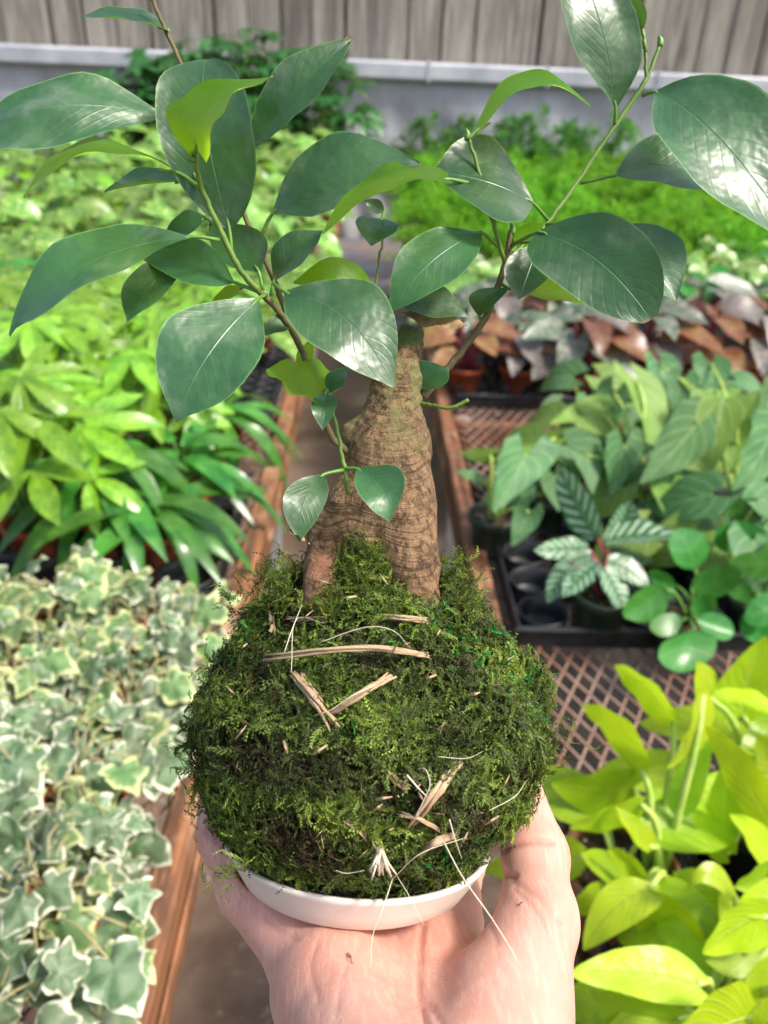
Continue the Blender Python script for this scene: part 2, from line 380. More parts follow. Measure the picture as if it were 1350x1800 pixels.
FY = 7.0
fence = empty('board_fence', (0, FY, 0), 'tall fence of weathered grey upright boards behind the benches', 'fence')
def board_data(wd):
    b = MB(); b.box((-wd / 2, -0.012, 1.25), (wd / 2, 0.012, 3.4), 0.004); return b.data('board', MAT['board'], smooth=False)
bd = [board_data(x) for x in (0.238, 0.241, 0.236, 0.240)]
x = -4.6; i = 0
while x < 4.8:
    o = add('board', bd[i % 4], fence, Matrix.Translation((x, random.uniform(-0.012, 0.012), random.uniform(-0.02, 0.02))) @ Matrix.Rotation(random.uniform(-0.006, 0.006), 4, 'Y') @ Matrix.Rotation(random.uniform(-0.02, 0.02), 4, 'Z'))
    x += 0.25; i += 1
b = MB(); b.box((-4.8, FY + 0.030, 1.26), (4.9, FY + 0.045, 3.38)); b.build('backing_panel', MAT['soil'], fence, smooth=False)
b = MB(); b.box((-4.8, FY + 0.05, 1.9), (4.9, FY + 0.10, 2.0)); b.box((-4.8, FY + 0.05, 2.9), (4.9, FY + 0.10, 3.0)); b.build('crossbar', MAT['board'], fence, smooth=False)
gut = empty('gutter_rail', (0, FY - 0.12, 1.6), 'long pale grey gutter running along the foot of the board fence', 'gutter')
for x0, x1 in ((-4.8, -1.55), (-1.54, 0.42), (0.43, 2.2), (2.21, 4.9)):
    b = MB(); b.box((x0, FY - 0.17, 1.545), (x1, FY - 0.05, 1.675), 0.018); b.build('gutter_length', MAT['gutter'], gut, smooth=False)
for x0 in (-3.4, -1.545, 0.425, 1.35, 2.205, 3.4):
    b = MB(); b.box((x0 - 0.012, FY - 0.175, 1.538), (x0 + 0.012, FY - 0.045, 1.682), 0.006); b.build('bracket', MAT['gutter'], gut, smooth=False)
# hanging plastic sheet under the gutter
nx, nz = 240, 14
xs = np.linspace(-4.8, 4.9, nx); zs = np.linspace(0.35, 1.55, nz)
vv = []
for zz in zs:
    for xx in xs:
        k = (1.55 - zz)
        vv.append((xx, FY - 0.10 + 0.035 * k * math.sin(xx * 9 + 2 * math.sin(zz * 4)) + 0.02 * math.sin(xx * 23 + zz * 7) * k + 0.012 * math.sin(xx * 3.1 + zz * 11), zz))
q = [(j * nx + i, j * nx + i + 1, (j + 1) * nx + i + 1, (j + 1) * nx + i) for j in range(nz - 1) for i in range(nx - 1)]
tag(mk('plastic_sheet', vv, q, MAT['sheet']), 'creased grey plastic sheet hanging below the pale gutter', 'plastic sheet')

# ------------------------------------------------------------------ benches
XL = G(530, 720, 0.9)[0] - 0.024; XR = G(757, 720, 0.9)[0] + 0.026
ZB = 0.62                                   # top of the metal bench mesh
Y0, Y1 = -0.6, 6.45
def diamond_mesh(x0, x1, y0, y1, px=0.0335, py=0.060, wd=0.0040, th=0.0028):
    nx = int((x1 - x0) / px); ny = int((y1 - y0) / py)
    V = []; Fc = []
    # each strand: zig-zag ribbon between two rows of knots, built as slanted bars
    base = np.array([(0, 1, 5, 4), (1, 2, 6, 5), (2, 3, 7, 6), (3, 0, 4, 7)])
    n = 0
    for j in range(ny * 2):
        ya = y0 + j * py / 2; yb = ya + py / 2
        for i in range(nx + 1):
            xa = x0 + i * px + (0 if j % 2 == 0 else px / 2)
            for sgn in (-1, 1):
                xb = xa + sgn * px / 2
                if xb < x0 - px or xb > x1 + px: continue
                V.append([(xa - wd / 2, ya, ZB - th), (xa + wd / 2, ya, ZB - th), (xa + wd / 2, ya, ZB), (xa - wd / 2, ya, ZB),
                          (xb - wd / 2, yb, ZB - th), (xb + wd / 2, yb, ZB - th), (xb + wd / 2, yb, ZB), (xb - wd / 2, yb, ZB)])
                Fc.append(base + n); n += 8
    return np.concatenate(V), np.concatenate(Fc)
def bench(side, xi, width, label):
    s = 1 if side > 0 else -1
    xo = xi + s * width
    root = empty('nursery_bench', ((xi + xo) / 2, (Y0 + Y1) / 2, 0), label, 'bench', 'benches either side of the aisle')
    # timber rails along the aisle, in lengths
    for ya, yb in ((Y0, 1.92), (1.925, 4.3), (4.305, Y1)):
        b = MB(); a0, a1 = sorted((xi, xi + s * 0.042))
        b.box((a0, ya, 0.555), (a1, yb, 0.65), 0.005); b.build('rail', MAT['rail'], root, smooth=False)
        a0, a1 = sorted((xi - s * 0.006, xi - s * 0.0008))
        b = MB(); b.box((a0, ya + 0.01, 0.56), (a1, yb - 0.01, 0.605), 0.003); b.build('edge_strip', MAT['rail'], root, smooth=False)
    a0, a1 = sorted((xo - s * 0.055, xo))
    b = MB(); b.box((a0, Y0, 0.555), (a1, Y1, 0.65), 0.005); b.build('rail', MAT['rail'], root, smooth=False)
    for yy in (Y0 + 0.05, 0.55, 2.25, 4.2, Y1 - 0.1):
        a0, a1 = sorted((xi + s * 0.06, xo - s * 0.06))
        b = MB(); b.box((a0, yy, 0.52), (a1, yy + 0.045, 0.607)); b.build('crossbar', MAT['rail'], root, smooth=False)
        for xx in (xi + s * 0.09, xo - s * 0.09):
            b = MB(); b.box((xx - 0.025, yy + 0.05, 0.0), (xx + 0.025, yy + 0.10, 0.60)); b.build('leg', MAT['post'], root, smooth=False)
    a0, a1 = sorted((xi + s * 0.058, xo - s * 0.058))
    v, f = diamond_mesh(a0 + 0.017, a1 - 0.017, Y0, Y1)
    tag(mk('mesh_top', v, f, MAT['mesh'], root, smooth=False), kind='stuff')
    return root
bench(-1, XL, 2.6, 'long wire mesh bench with orange timber rail, carrying the ivy')
bench(1, XR, 2.6, 'long wire mesh bench with orange timber rail, carrying the lime philodendrons')

shade_mb = MB(); shade_mb.put([(XL - 2.7, Y0 - 1, 0.004), (XL - 0.5, Y0 - 1, 0.004), (XL - 0.5, Y1 + .3, 0.004), (XL - 2.7, Y1 + .3, 0.004)], [(0, 1, 2, 3)])  # added near-black floor sheets, standing in for the shade under the benches
shade_mb.put([(XR + 0.2, Y0 - 1, 0.004), (XR + 2.7, Y0 - 1, 0.004), (XR + 2.7, Y1 + .3, 0.004), (XR + 0.2, Y1 + .3, 0.004)], [(0, 1, 2, 3)])
tag(shade_mb.build('bench_shade_sheet', plain('black_shade_sheet', (0.018, 0.017, 0.016), (0.045, 0.04, 0.034), 9, 0.8, 0.2, 0.3, 0.01), smooth=False), kind='structure')

# ------------------------------------------------------------------ leaf shapes
PROF = {
    'ficus': ([0, .04, .12, .25, .4, .55, .7, .82, .91, .96, 1], [.05, .18, .46, .82, .99, .985, .82, .56, .28, .12, .01]),
    'heart': ([0, .04, .12, .25, .4, .55, .7, .82, .91, .96, 1], [.42, .74, .95, 1, .93, .78, .58, .38, .22, .12, .01]),
    'neon': ([0, .04, .12, .25, .4, .55, .7, .82, .91, .96, 1], [.3, .55, .86, 1, .98, .88, .7, .5, .3, .16, .01]),
    'round': ([0, .04, .12, .25, .4, .55, .7, .82, .91, .96, 1], [.1, .38, .68, .92, 1, 1, .92, .76, .55, .38, .15]),
    'strap': ([0, .04, .12, .25, .4, .55, .7, .82, .91, .96, 1], [.45, .6, .8, .97, 1, .95, .8, .58, .33, .18, .01]),
    'lance': ([0, .04, .12, .25, .4, .55, .7, .82, .91, .96, 1], [.04, .12, .32, .65, .92, 1, .9, .64, .35, .18, .01]),
}
HEART = {'heart': 0.34, 'neon': 0.10}
def width(kind, t):
    a, b = PROF[kind]
    tt = np.linspace(0, 1, 201); y = np.interp(tt, a, b)
    k = np.ones(15) / 15; ys = np.convolve(np.pad(y, 7, mode='edge'), k, 'valid')
    ys[:4] = y[:4]; ys[-6:] = np.minimum(ys[-6:], y[-6:] + 0.02)
    return np.interp(t, tt, ys)

def traced_leaf(base, tip, L, Rr, kind='ficus', arch=0.0, cup=0.15, wave=0.0, fold=None, nu=4, nv=14, mids=None, seed=0):
    """a leaf blade in 3-D through base, mid, tip with the two edge points at mid-length; returns verts, quads, uv"""
    base, tip, L, Rr = (np.asarray(q, dtype=float) for q in (base, tip, L, Rr))
    mid = (L + Rr) / 2 if mids is None else np.asarray(mids, dtype=float)
    ln = np.linalg.norm(tip - base)
    nrm = np.cross(tip - base, L - Rr); nrm /= np.linalg.norm(nrm) + 1e-12
    if np.dot(nrm, CAM - mid) < 0: nrm = -nrm       # the lit upper side
    mid = mid + nrm * arch * ln
    ctrl = 2 * mid - 0.5 * (base + tip)
    t = np.linspace(0, 1, nv + 1); u = np.linspace(-1, 1, 2 * nu + 1)
    spine = ((1 - t) ** 2)[:, None] * base + (2 * t * (1 - t))[:, None] * ctrl + (t ** 2)[:, None] * tip
    tang = np.gradient(spine, axis=0); tang /= np.linalg.norm(tang, axis=1)[:, None] + 1e-12
    a = L - mid + nrm * arch * ln * 0.6; c = Rr - mid + nrm * arch * ln * 0.6
    wv = width(kind, t); hb = HEART.get(kind, 0.0)
    rs = np.random.RandomState(seed); p1, p2 = rs.rand(2) * 6.28
    if fold is None: fold = rs.uniform(.08, .38)
    V = []; UV = []
    for i in range(nv + 1):
        for uu in u:
            side = a * max(-uu, 0) + c * max(uu, 0)
            p = spine[i] + side * wv[i]
            p = p - nrm * (cup * abs(uu) ** 2 - cup * abs(uu)) * -1 * np.linalg.norm(side + 1e-9) * wv[i] * 0.8
            p = p + nrm * fold * np.linalg.norm(side) * wv[i] - nrm * fold * .22 * np.linalg.norm(a) * wv[i]
            p = p - tang[i] * hb * ln * abs(uu) ** 1.3 * (1 - t[i]) ** 4
            p = p + nrm * wave * ln * abs(uu) ** 2 * math.sin(t[i] * 15 + (p1 if uu < 0 else p2))
            V.append(p); UV.append((uu, t[i]))
    m = 2 * nu + 1
    Q = [(i * m + k, i * m + k + 1, (i + 1) * m + k + 1, (i + 1) * m + k) for i in range(nv) for k in range(2 * nu)]
    return np.array(V), Q, np.array(UV)

def add_leaf(parent, mat, base, tip, L, Rr, petiole=None, pet_r=0.00062, pmat='petiole', name='leaf', label=None, **k):
    v, q, uv = traced_leaf(base, tip, L, Rr, **k)
    fm = [0] * len(q)
    if petiole is not None:
        t = MB(); t.tube(spline([petiole, *( [] if len(np.shape(petiole)) == 1 else []), base, np.asarray(base) + (np.asarray((np.asarray(L) + np.asarray(Rr)) / 2) - base) * 0.25], 7), [pet_r * 1.2, pet_r, pet_r * 0.6], 6)
        tv = np.concatenate(t.v); q = q + [tuple(i + len(v) for i in f) for f in t.f]; fm += [1] * len(t.f)
        v = np.vstack([v, tv]); uv = np.vstack([uv, np.zeros((len(tv), 2))])
    o = mk(name, v, q, [MAT[mat], MAT[pmat]], parent, uv=uv, fmat=fm)
    if label: o['label'] = label
    return o

def unit_leaf(name, kind, wd, mat, droop=0.2, fold=0.15, nu=2, nv=7, wave=0.0, heart=None, curl=0.0, seed=0):
    """a leaf of length 1 along +Y, upper side +Z"""
    rs = np.random.RandomState(seed); ph = rs.rand(4) * 6.28
    t = np.linspace(0, 1, nv + 1); wv = width(kind, t) * wd * 0.5
    hb = HEART.get(kind, 0.0) if heart is None else heart
    V = []; UV = []
    for i in range(nv + 1):
        for uu in np.linspace(-1, 1, 2 * nu + 1):
            ang = droop * t[i]
            y = t[i] * (1 - 0.25 * droop * t[i]); z = -droop * t[i] ** 2 * 0.6
            V.append((uu * wv[i] + 0.04 * math.sin(3 * t[i] + ph[0]) * curl, y - hb * abs(uu) ** 1.3 * (1 - t[i]) ** 4,
                      z + fold * abs(uu) * wv[i] + wave * abs(uu) ** 2 * math.sin(11 * t[i] + ph[1 if uu < 0 else 2])))
            UV.append((uu, t[i]))
    m = 2 * nu + 1
    Q = [(i * m + k, i * m + k + 1, (i + 1) * m + k + 1, (i + 1) * m + k) for i in range(nv) for k in range(2 * nu)]
    return np.array(V), Q, np.array(UV)
def unit_mesh(name, mat, **k):
    v, q, uv = unit_leaf(name, mat=mat, **k); return mesh(name, v, q, MAT[mat], uv=uv)

def palmate_mesh(name, mat, n=6, wd=0.3, seed=0, spread=2.2, droop=0.35):
    rs = np.random.RandomState(seed); V = []; Q = []; UV = []; c = 0
    for k in range(n):
        a = (k - (n - 1) / 2) * spread * 2 / n + rs.uniform(-.1, .1)
        s = 1.0 - 0.32 * abs(k - (n - 1) / 2) / (n / 2) + rs.uniform(-.06, .06)
        v, q, uv = unit_leaf('x', 'lance', wd + rs.uniform(-.03, .04), mat, droop=droop + rs.uniform(-.15, .25), fold=0.25, nu=2, nv=6, wave=0.01, seed=seed * 10 + k)
        v = v * s; ca, sa = math.cos(a), math.sin(a)
        v = np.stack([v[:, 0] * ca + v[:, 1] * sa, -v[:, 0] * sa + v[:, 1] * ca, v[:, 2] + 0.004 * k], 1)
        V.append(v); Q += [tuple(i + c for i in f) for f in q]; UV.append(uv); c += len(v)
    return mesh(name, np.vstack(V), Q, MAT[mat], uv=np.vstack(UV))

def ivy_mesh(name, mat, seed=0):
    rs = np.random.RandomState(seed)
    half = [(0.0, 0.02), (0.10, -0.10), (0.27, -0.13), (0.43, -0.05), (0.41, 0.08), (0.40, 0.18), (0.50, 0.29), (0.57, 0.43), (0.40, 0.50), (0.29, 0.57), (0.20, 0.74), (0.0, 1.0)]
    half = [(x * (1 + rs.uniform(-.2, .2)), y + rs.uniform(-.05, .05)) for x, y in half]
    half[0] = (0, 0.02); half[-1] = (0, half[-1][1])
    pr = spline([(x, y, 0) for x, y in half], 23)[:, :2]
    lf = [(-x * (1 + 0.12 * math.sin(seed)), y) for x, y in pr[::-1][1:-1]]
    ol = np.vstack([pr, lf]); n = len(ol); c = np.array([0.0, 0.22])
    V = [(c[0], c[1], 0.0)]; UV = [(0, 0.3)]
    rings = (0.4, 0.72, 0.9, 1.0)
    b1, b2 = rs.uniform(0.1, 0.6), rs.uniform(-0.1, 0.55); ph = rs.rand() * 6.28
    def zed(x, y, r): return -b2 * y * y * 0.7 - b1 * abs(x) * 0.6 * (1 if b1 > .2 else -0.6) + 0.08 * r * r * math.sin(5 * math.atan2(x, y - .22) + ph)
    for r in rings:
        for pxy in ol:
            q = c + (pxy - c) * r
            V.append((q[0], q[1], zed(q[0], q[1], r))); UV.append((r, q[1]))
    V[0] = (c[0], c[1], zed(c[0], c[1], 0))
    Q = [(0, 1 + k, 1 + (k + 1) % n) for k in range(n)]
    for j in range(len(rings) - 1):
        Q += [(1 + j * n + k, 1 + (j + 1) * n + k, 1 + (j + 1) * n + (k + 1) % n, 1 + j * n + (k + 1) % n) for k in range(n)]
    return mesh(name, V, Q, MAT[mat], uv=UV)

def aim(loc, d, up, s):                     # matrix that lays a unit leaf at loc along d with upper side towards up
    d = Vector(d).normalized(); up = Vector(up); x = d.cross(up)
    if x.length < 1e-4: x = d.cross(Vector((0.3, 0.5, 0.8)))
    x.normalize(); z = x.cross(d)
    return Matrix.Translation(Vector(loc)) @ Matrix((x, d, z)).transposed().to_4x4() @ Matrix.Scale(s, 4)

# ------------------------------------------------------------------ pots
POT = {}
def pot_data(mat, r, h):
    key = (mat, round(r, 3), round(h, 3))
    if key not in POT:
        b = MB(); b.lathe([(0.001, 0.001), (r * .72, 0.0), (r * .74, 0.004), (r * .9, h * .8), (r * .96, h * .8), (r, h * .99), (r * .985, h), (r * .95, h * .985), (r * .91, h * .86), (r * .68, 0.01)])
        rim = MB(); rim.lathe([(r * .985, h * .83), (r * 1.02, h * .84), (r * 1.03, h * .985), (r * 1.0, h * 1.012), (r * .955, h * .995)])
        so_ = MB(); k = 22
        v = [(0, 0, h * .87)]; rr = np.random.RandomState(len(POT) + 5)
        for ring in (0.3, 0.6, 0.93):
            v += [(r * .93 * ring * math.cos(6.2832 * i / k), r * .93 * ring * math.sin(6.2832 * i / k), h * .86 + rr.uniform(-.04, .05) * r * (ring < .9)) for i in range(k)]
        f = [(0, 1 + i, 1 + (i + 1) % k) for i in range(k)] + [(1 + j * k + i, 1 + (j + 1) * k + i, 1 + (j + 1) * k + (i + 1) % k, 1 + j * k + (i + 1) % k) for j in range(2) for i in range(k)]
        so_.put(v, f)
        POT[key] = (b.data('pot', MAT[mat]), rim.data('rim', MAT[mat]), so_.data('soil', MAT['soil']))
    return POT[key]
def add_pot(root, mat, r, h):
    p, rim, s = pot_data(mat, r, h)
    po = add('pot', p, root); add('rim', rim, po); add('soil', s, root)

def rv(a, b): return random.uniform(a, b)
TOCAM = Vector((0, -0.55, 0.35))

# ------------------------------------------------------------------ ivy, left bench, near
IVY = [ivy_mesh('ivy_leaf', 'ivy', k) for k in range(10)]
IVYG = [ivy_mesh('ivy_leaf', 'ivy_gold', 20 + k) for k in range(8)]
def ivy_plant(x, y, label, gold, n=42, spread=0.125, top=0.135, size=0.050, limx=None):
    root = empty('ivy_plant', (x, y, ZB), label, 'ivy', 'variegated ivy pots on the bench')
    add_pot(root, 'terracotta', 0.058, 0.095)
    st = MB()
    for k in range(n):
        a = k * 2.39996 + rv(-.3, .3); rr = math.sqrt((k + .5) / n) * spread * rv(.8, 1.15)
        z = 0.095 + (top - 0.095) * (1 - (rr / spread) ** 2 * 0.6) + rv(-0.04, 0.028)
        px, py = rr * math.cos(a), rr * math.sin(a)
        if limx is not None and x + px > limx: px = limx - x - rv(0, 0.05)
        d = Vector((math.cos(a) * .7 + rv(-.5, .5), math.sin(a) * .7 - 0.5 + rv(-.5, .5), rv(-.55, .1)))
        up = Vector((rv(-.75, .75), -0.4 + rv(-.7, .7), 1.0))
        me = random.choice(IVYG if random.random() < gold else IVY)
        add('leaf', me, root, aim((px, py, z), d, up, size * random.choice((.55, .8, .95, 1.05, 1.15, 1.3)) * rv(.9, 1.1)))
        if k % 2 == 0:
            st.tube(spline([(rv(-.02, .02), rv(-.02, .02), 0.08), (px * .5, py * .5, z * 1.05), (px, py, z - 0.003)], 6) + np.array([x, y, ZB]), 0.0013, 5)
    st.build('stem', MAT['stem_tan'], root)
ordn = ['first', 'second', 'third', 'fourth', 'fifth', 'sixth', 'seventh', 'eighth', 'ninth', 'tenth']
ivx = [XL - 0.125, XL - 0.285, XL - 0.445, XL - 0.605]
for c_, x0 in enumerate(ivx):
    for r_ in range(6):
        yy = 0.20 + r_ * 0.165 + (0.05 if c_ % 2 else 0)
        if x0 < -0.52 * (yy * 0.871 + 0.38) - 0.2: continue
        ivy_plant(x0 + rv(-.015, .015), yy, 'cream edged ivy in terracotta pot, %s from the rail, %s row counted from the camera' % (ordn[c_], ordn[r_]),
                  0.03 + 0.08 * r_, n=54 if r_ < 5 else 44, limx=(XL - 0.03 if r_ % 2 else XL + 0.012) if c_ == 0 else None, top=0.15 if r_ < 5 else 0.17)

# ------------------------------------------------------------------ generic leafy plant
def leafy(root, metas, n, zr, rr, lens, pitch, stem_mat='petiole', stem_r=0.0022, facecam=0.35, soil_z=0.09, inner=0.15, upbias=1.0):
    loc = np.array(root.location); st = MB()
    for k in range(n):
        a = k * 2.39996 + rv(-.35, .35); u = (k + .5) / n
        rad = rr * (inner + (1 - inner) * math.sqrt(u)) * rv(.75, 1.15)
        z = zr[1] + (zr[0] - zr[1]) * u + rv(-.1, .1) * (zr[1] - zr[0])
        px, py = rad * math.cos(a), rad * math.sin(a)
        p = rv(*pitch) * (0.4 + 0.6 * u)
        d = Vector((math.cos(a), math.sin(a) - facecam * .4, p)); up = Vector((rv(-.2, .2), -facecam + rv(-.2, .2), upbias))
        add('leaf', random.choice(metas), root, aim((px, py, z), d, up, rv(*lens)))
        st.tube(spline([(px * .12, py * .12, soil_z), (px * .45, py * .45, soil_z + (z - soil_z) * .65), (px, py, z)], 6) + loc, [stem_r * 1.25, stem_r * .8], 5)
    st.build('stem', MAT[stem_mat], root)

# money trees (palmate) and strap leaved plants, left bench, middle
PACH = [palmate_mesh('pachira_leaf', 'pachira', n=nn, wd=0.28, seed=s) for s, nn in enumerate((6, 5, 7, 6, 5))]
STRAP = [unit_mesh('strap_leaf', 'strap', kind='strap', wd=w_, droop=dr, fold=0.35, nu=1, nv=8, curl=0.6, seed=s) for s, (w_, dr) in enumerate(((.2, .9), (.17, 1.3), (.23, .6), (.19, 1.1)))]
BROAD = [unit_mesh('broad_leaf', 'pachira', kind='neon', wd=0.45, droop=dr, fold=0.25, nu=2, nv=7, wave=0.02, seed=s) for s, dr in enumerate((.3, .6, .8))]
def money_tree(px, py, label, n=15, tall=0.36, mat='terracotta'):
    g = G(px, py, 0.93)
    root = empty('money_tree', (g[0], g[1], ZB), label, 'potted plant', 'palmate leaved plants on the bench')
    add_pot(root, mat, 0.06, 0.10)
    leafy(root, PACH, n, (0.20, tall + .06), 0.15, (0.13, 0.19), (-.95, .25), 'petiole', 0.003, facecam=0.55)
def strap_plant(px, py, label, n=26, tall=0.26):
    g = G(px, py, 0.93)
    root = empty('strap_leaved_plant', (g[0], g[1], ZB), label, 'potted plant', 'strap leaved plants on the bench')
    add_pot(root, 'terracotta', 0.06, 0.10)
    leafy(root, STRAP, n, (0.13, tall), 0.05, (0.17, 0.25), (-.35, 1.1), 'petiole', 0.002, facecam=0.2)
money_tree(70, 985, 'bright palmate plant in terracotta pot behind the ivy, leftmost in its row')
strap_plant(205, 975, 'strap leaved plant arching over the ivy, leaves narrow and glossy')
strap_plant(330, 930, 'strap leaved plant nearest the aisle with leaves hanging towards the rail', 22, 0.22)
strap_plant(275, 1000, 'low strap leaved plant touching the rear ivy', 20, 0.16)
money_tree(-60, 900, 'bright palmate plant cut off by the left picture edge', 14, 0.4)
money_tree(120, 870, 'tall bright palmate plant with long leaflets below the big ficus leaf', 17, 0.42)
money_tree(265, 850, 'bright palmate plant under the greyish hanging ficus leaf', 15, 0.36)
money_tree(20, 790, 'bright palmate plant in the second row at the left', 16, 0.40)
money_tree(170, 765, 'bright palmate plant in the second row, middle', 16, 0.40)
money_tree(320, 765, 'bright palmate plant in the second row beside the slotted tray', 13, 0.3)
strap_plant(390, 820, 'small strap leaved plant by the rail next to the slotted tray', 18, 0.17)
strap_plant(20, 690, 'strap leaved palm in the third row, at the left edge', 30, 0.4)
strap_plant(130, 670, 'strap leaved palm in the third row, left of centre', 30, 0.4)
money_tree(250, 680, 'palmate plant in the third row', 15, 0.36)
money_tree(350, 680, 'palmate plant in the third row near the slotted tray', 13, 0.3)

# ------------------------------------------------------------------ far rows, left bench
POTH = [unit_mesh('pothos_leaf', 'pothos', kind='heart', wd=0.72, droop=dr, fold=0.3, nu=2, nv=6, wave=0.02, seed=s) for s, dr in enumerate((.2, .5, .8, .35))]
DARK = [palmate_mesh('dark_palmate_leaf', 'dark', n=nn, wd=0.38, seed=30 + s) for s, nn in enumerate((6, 7, 5))]
def far_plant(name, x, y, label, cat, group, metas, n, zr, rr, lens, pitch=(-.6, .3), pot='terracotta', potr=0.075, **k):
    root = empty(name, (x, y, ZB), label, cat, group)
    add_pot(root, pot, potr, 0.12)
    leafy(root, metas, n, zr, rr, lens, pitch, **k)
    return root
for r_, yy in enumerate((2.75, 3.1, 3.5, 3.95, 4.45, 5.0, 5.6, 6.15)):
    for c_ in range(9):
        xx = XL - 0.19 - c_ * 0.30 + rv(-.04, .04)
        if xx < -0.53 * (yy * .871 + .3) - 0.1: continue
        far_plant('pothos_plant', xx, yy + rv(-.05, .05), 'yellow speckled pothos, %s far row of the left bench, %s from the aisle' % (ordn[r_], ordn[c_]), 'pothos', 'pothos in the far rows of the left bench',
                  POTH if (r_ + c_) % 3 else POTH[:2] + BROAD[:2], 20, (0.14, 0.30 + 0.055 * r_), 0.20, (0.11, 0.18), facecam=0.5)
for k, (xx, yy, zz) in enumerate(((-1.75, 6.35, .70), (-1.30, 6.4, .90), (-0.85, 6.35, .96), (-0.35, 6.4, .86), (-1.55, 6.6, .85), (-0.6, 6.6, .9), (-1.05, 6.62, .95))):
    far_plant('dark_leafy_bush', xx, yy, ('dark green leafy bush in front of the gutter, %s of seven' % ['leftmost', 'second', 'middle', 'rightmost', 'rear left', 'rear right', 'rear middle'][k]), 'bush', 'dark bushes below the board fence',
              DARK, 30, (0.45, zz + .22), 0.30, (0.16, 0.25), pot='black', potr=0.10, stem_r=0.005, facecam=0.5)

# ------------------------------------------------------------------ ferns, right bench far end
def fern_mesh(name, mat, seed, fronds=46, R0=0.22, H=0.30):
    rs = np.random.RandomState(seed); V = []; Fc = []; UV = []; c = 0
    for k in range(fronds):
        a = rs.rand() * 6.28; out = math.sqrt(rs.rand()) * R0; top = H * (1 - 0.45 * (out / R0) ** 2) * rs.uniform(.75, 1.15)
        p = spline([(0, 0, 0.08), (math.cos(a) * out * .45, math.sin(a) * out * .45, top * .85), (math.cos(a) * out, math.sin(a) * out, top), (math.cos(a) * out * 1.35, math.sin(a) * out * 1.35, top * .86)], 26)
        for i in range(7, 26):
            tg = p[min(i + 1, 25)] - p[i - 1]; tg /= np.linalg.norm(tg)
            for j in range(4):
                d = rs.normal(size=3); d -= tg * np.dot(d, tg); d /= np.linalg.norm(d); d = d + tg * .5
                L = rs.uniform(.018, .034); s = np.cross(d, rs.normal(size=3)); s /= np.linalg.norm(s)
                V += [p[i], p[i] + d * L * .5 + s * .0035, p[i] + d * L, p[i] + d * L * .5 - s * .0035]
                Fc.append((c, c + 1, c + 2, c + 3)); UV += [(0, 0), (.5, .5), (0, 1), (.5, .5)]; c += 4
    return mesh(name, np.array(V), np.array(Fc), MAT[mat], uv=np.array(UV))
FERN = [fern_mesh('fern_foliage', 'fern', s) for s in range(3)]
FERND = [fern_mesh('fern_foliage', 'fern_dark', s + 10, H=0.42) for s in range(2)]
def fern(x, y, dark, sc, where):
    root = empty('foxtail_fern', (x, y, ZB), ('dark' if dark else 'bright') + ' green feathery fern on the far right bench, ' + where, 'fern', ('dark' if dark else 'bright') + ' ferns at the far end')
    add_pot(root, 'black', 0.07, 0.12)
    o = add('foliage', random.choice(FERND if dark else FERN), root, Matrix.Translation((0, 0, 0.03)) @ Matrix.Rotation(rv(0, 6), 4, 'Z') @ Matrix.Scale(sc, 4)); o['kind'] = 'stuff'
for r_, yy in enumerate((4.0, 4.35, 4.75, 5.15, 5.6)):
    for c_ in range(8):
        xx = XR + 0.20 + c_ * 0.30 + rv(-.04, .04)
        if xx > 0.54 * (yy * .871 + .3) + .15 or xx > XR + 2.5: continue
        fern(xx, yy + rv(-.05, .05), False, rv(.95, 1.15) * (1.1 + .1 * r_), '%s row, %s from the aisle' % (ordn[r_], ordn[c_]))
for c_ in range(6):
    fern(XR + 0.2 + c_ * .26, 6.2 + rv(-.05, .05), True, rv(1.5, 1.68), 'last row, %s from the aisle' % ordn[c_])
for k, (xx, yy) in enumerate(((XR + 1.95, 6.15), (XR + 2.3, 6.1))):
    far_plant('shady_bush', xx, yy, 'low shadowed dark bush under the gutter, %s of two' % ('left' if k == 0 else 'right'), 'bush', 'shadowed bushes at the far right', DARK, 14, (0.15, 0.4), 0.2, (0.12, 0.18), pot='black')

# ------------------------------------------------------------------ right bench, middle rows
SPECK = [unit_mesh('small_leaf', 'pothos', kind='round', wd=0.75, droop=dr, fold=0.3, nu=2, nv=6, seed=s) for s, dr in enumerate((.2, .5, .7))]
MAUVE = [unit_mesh('mauve_leaf', 'mauve', kind='neon', wd=wd_, droop=dr, fold=0.25, nu=2, nv=8, wave=0.015, seed=s) for s, (wd_, dr) in enumerate(((.58, .25), (.5, .6), (.62, .45), (.55, .9)))]
GREYG = [unit_mesh('grey_green_leaf', 'greyg', kind='heart', wd=wd_, droop=dr, fold=0.25, nu=2, nv=8, wave=0.015, seed=s + 40) for s, (wd_, dr) in enumerate(((.62, .3), (.55, .7), (.66, .5)))]
MAROON = [unit_mesh('maroon_leaf', 'maroon', kind='neon', wd=0.55, droop=dr, fold=0.25, nu=2, nv=8, wave=0.015, seed=s) for s, dr in enumerate((.3, .7))]
DPEP = [unit_mesh('round_leaf', 'peperomia', kind='round', wd=0.7, droop=dr, fold=0.2, nu=2, nv=7, seed=s) for s, dr in enumerate((.2, .4))]
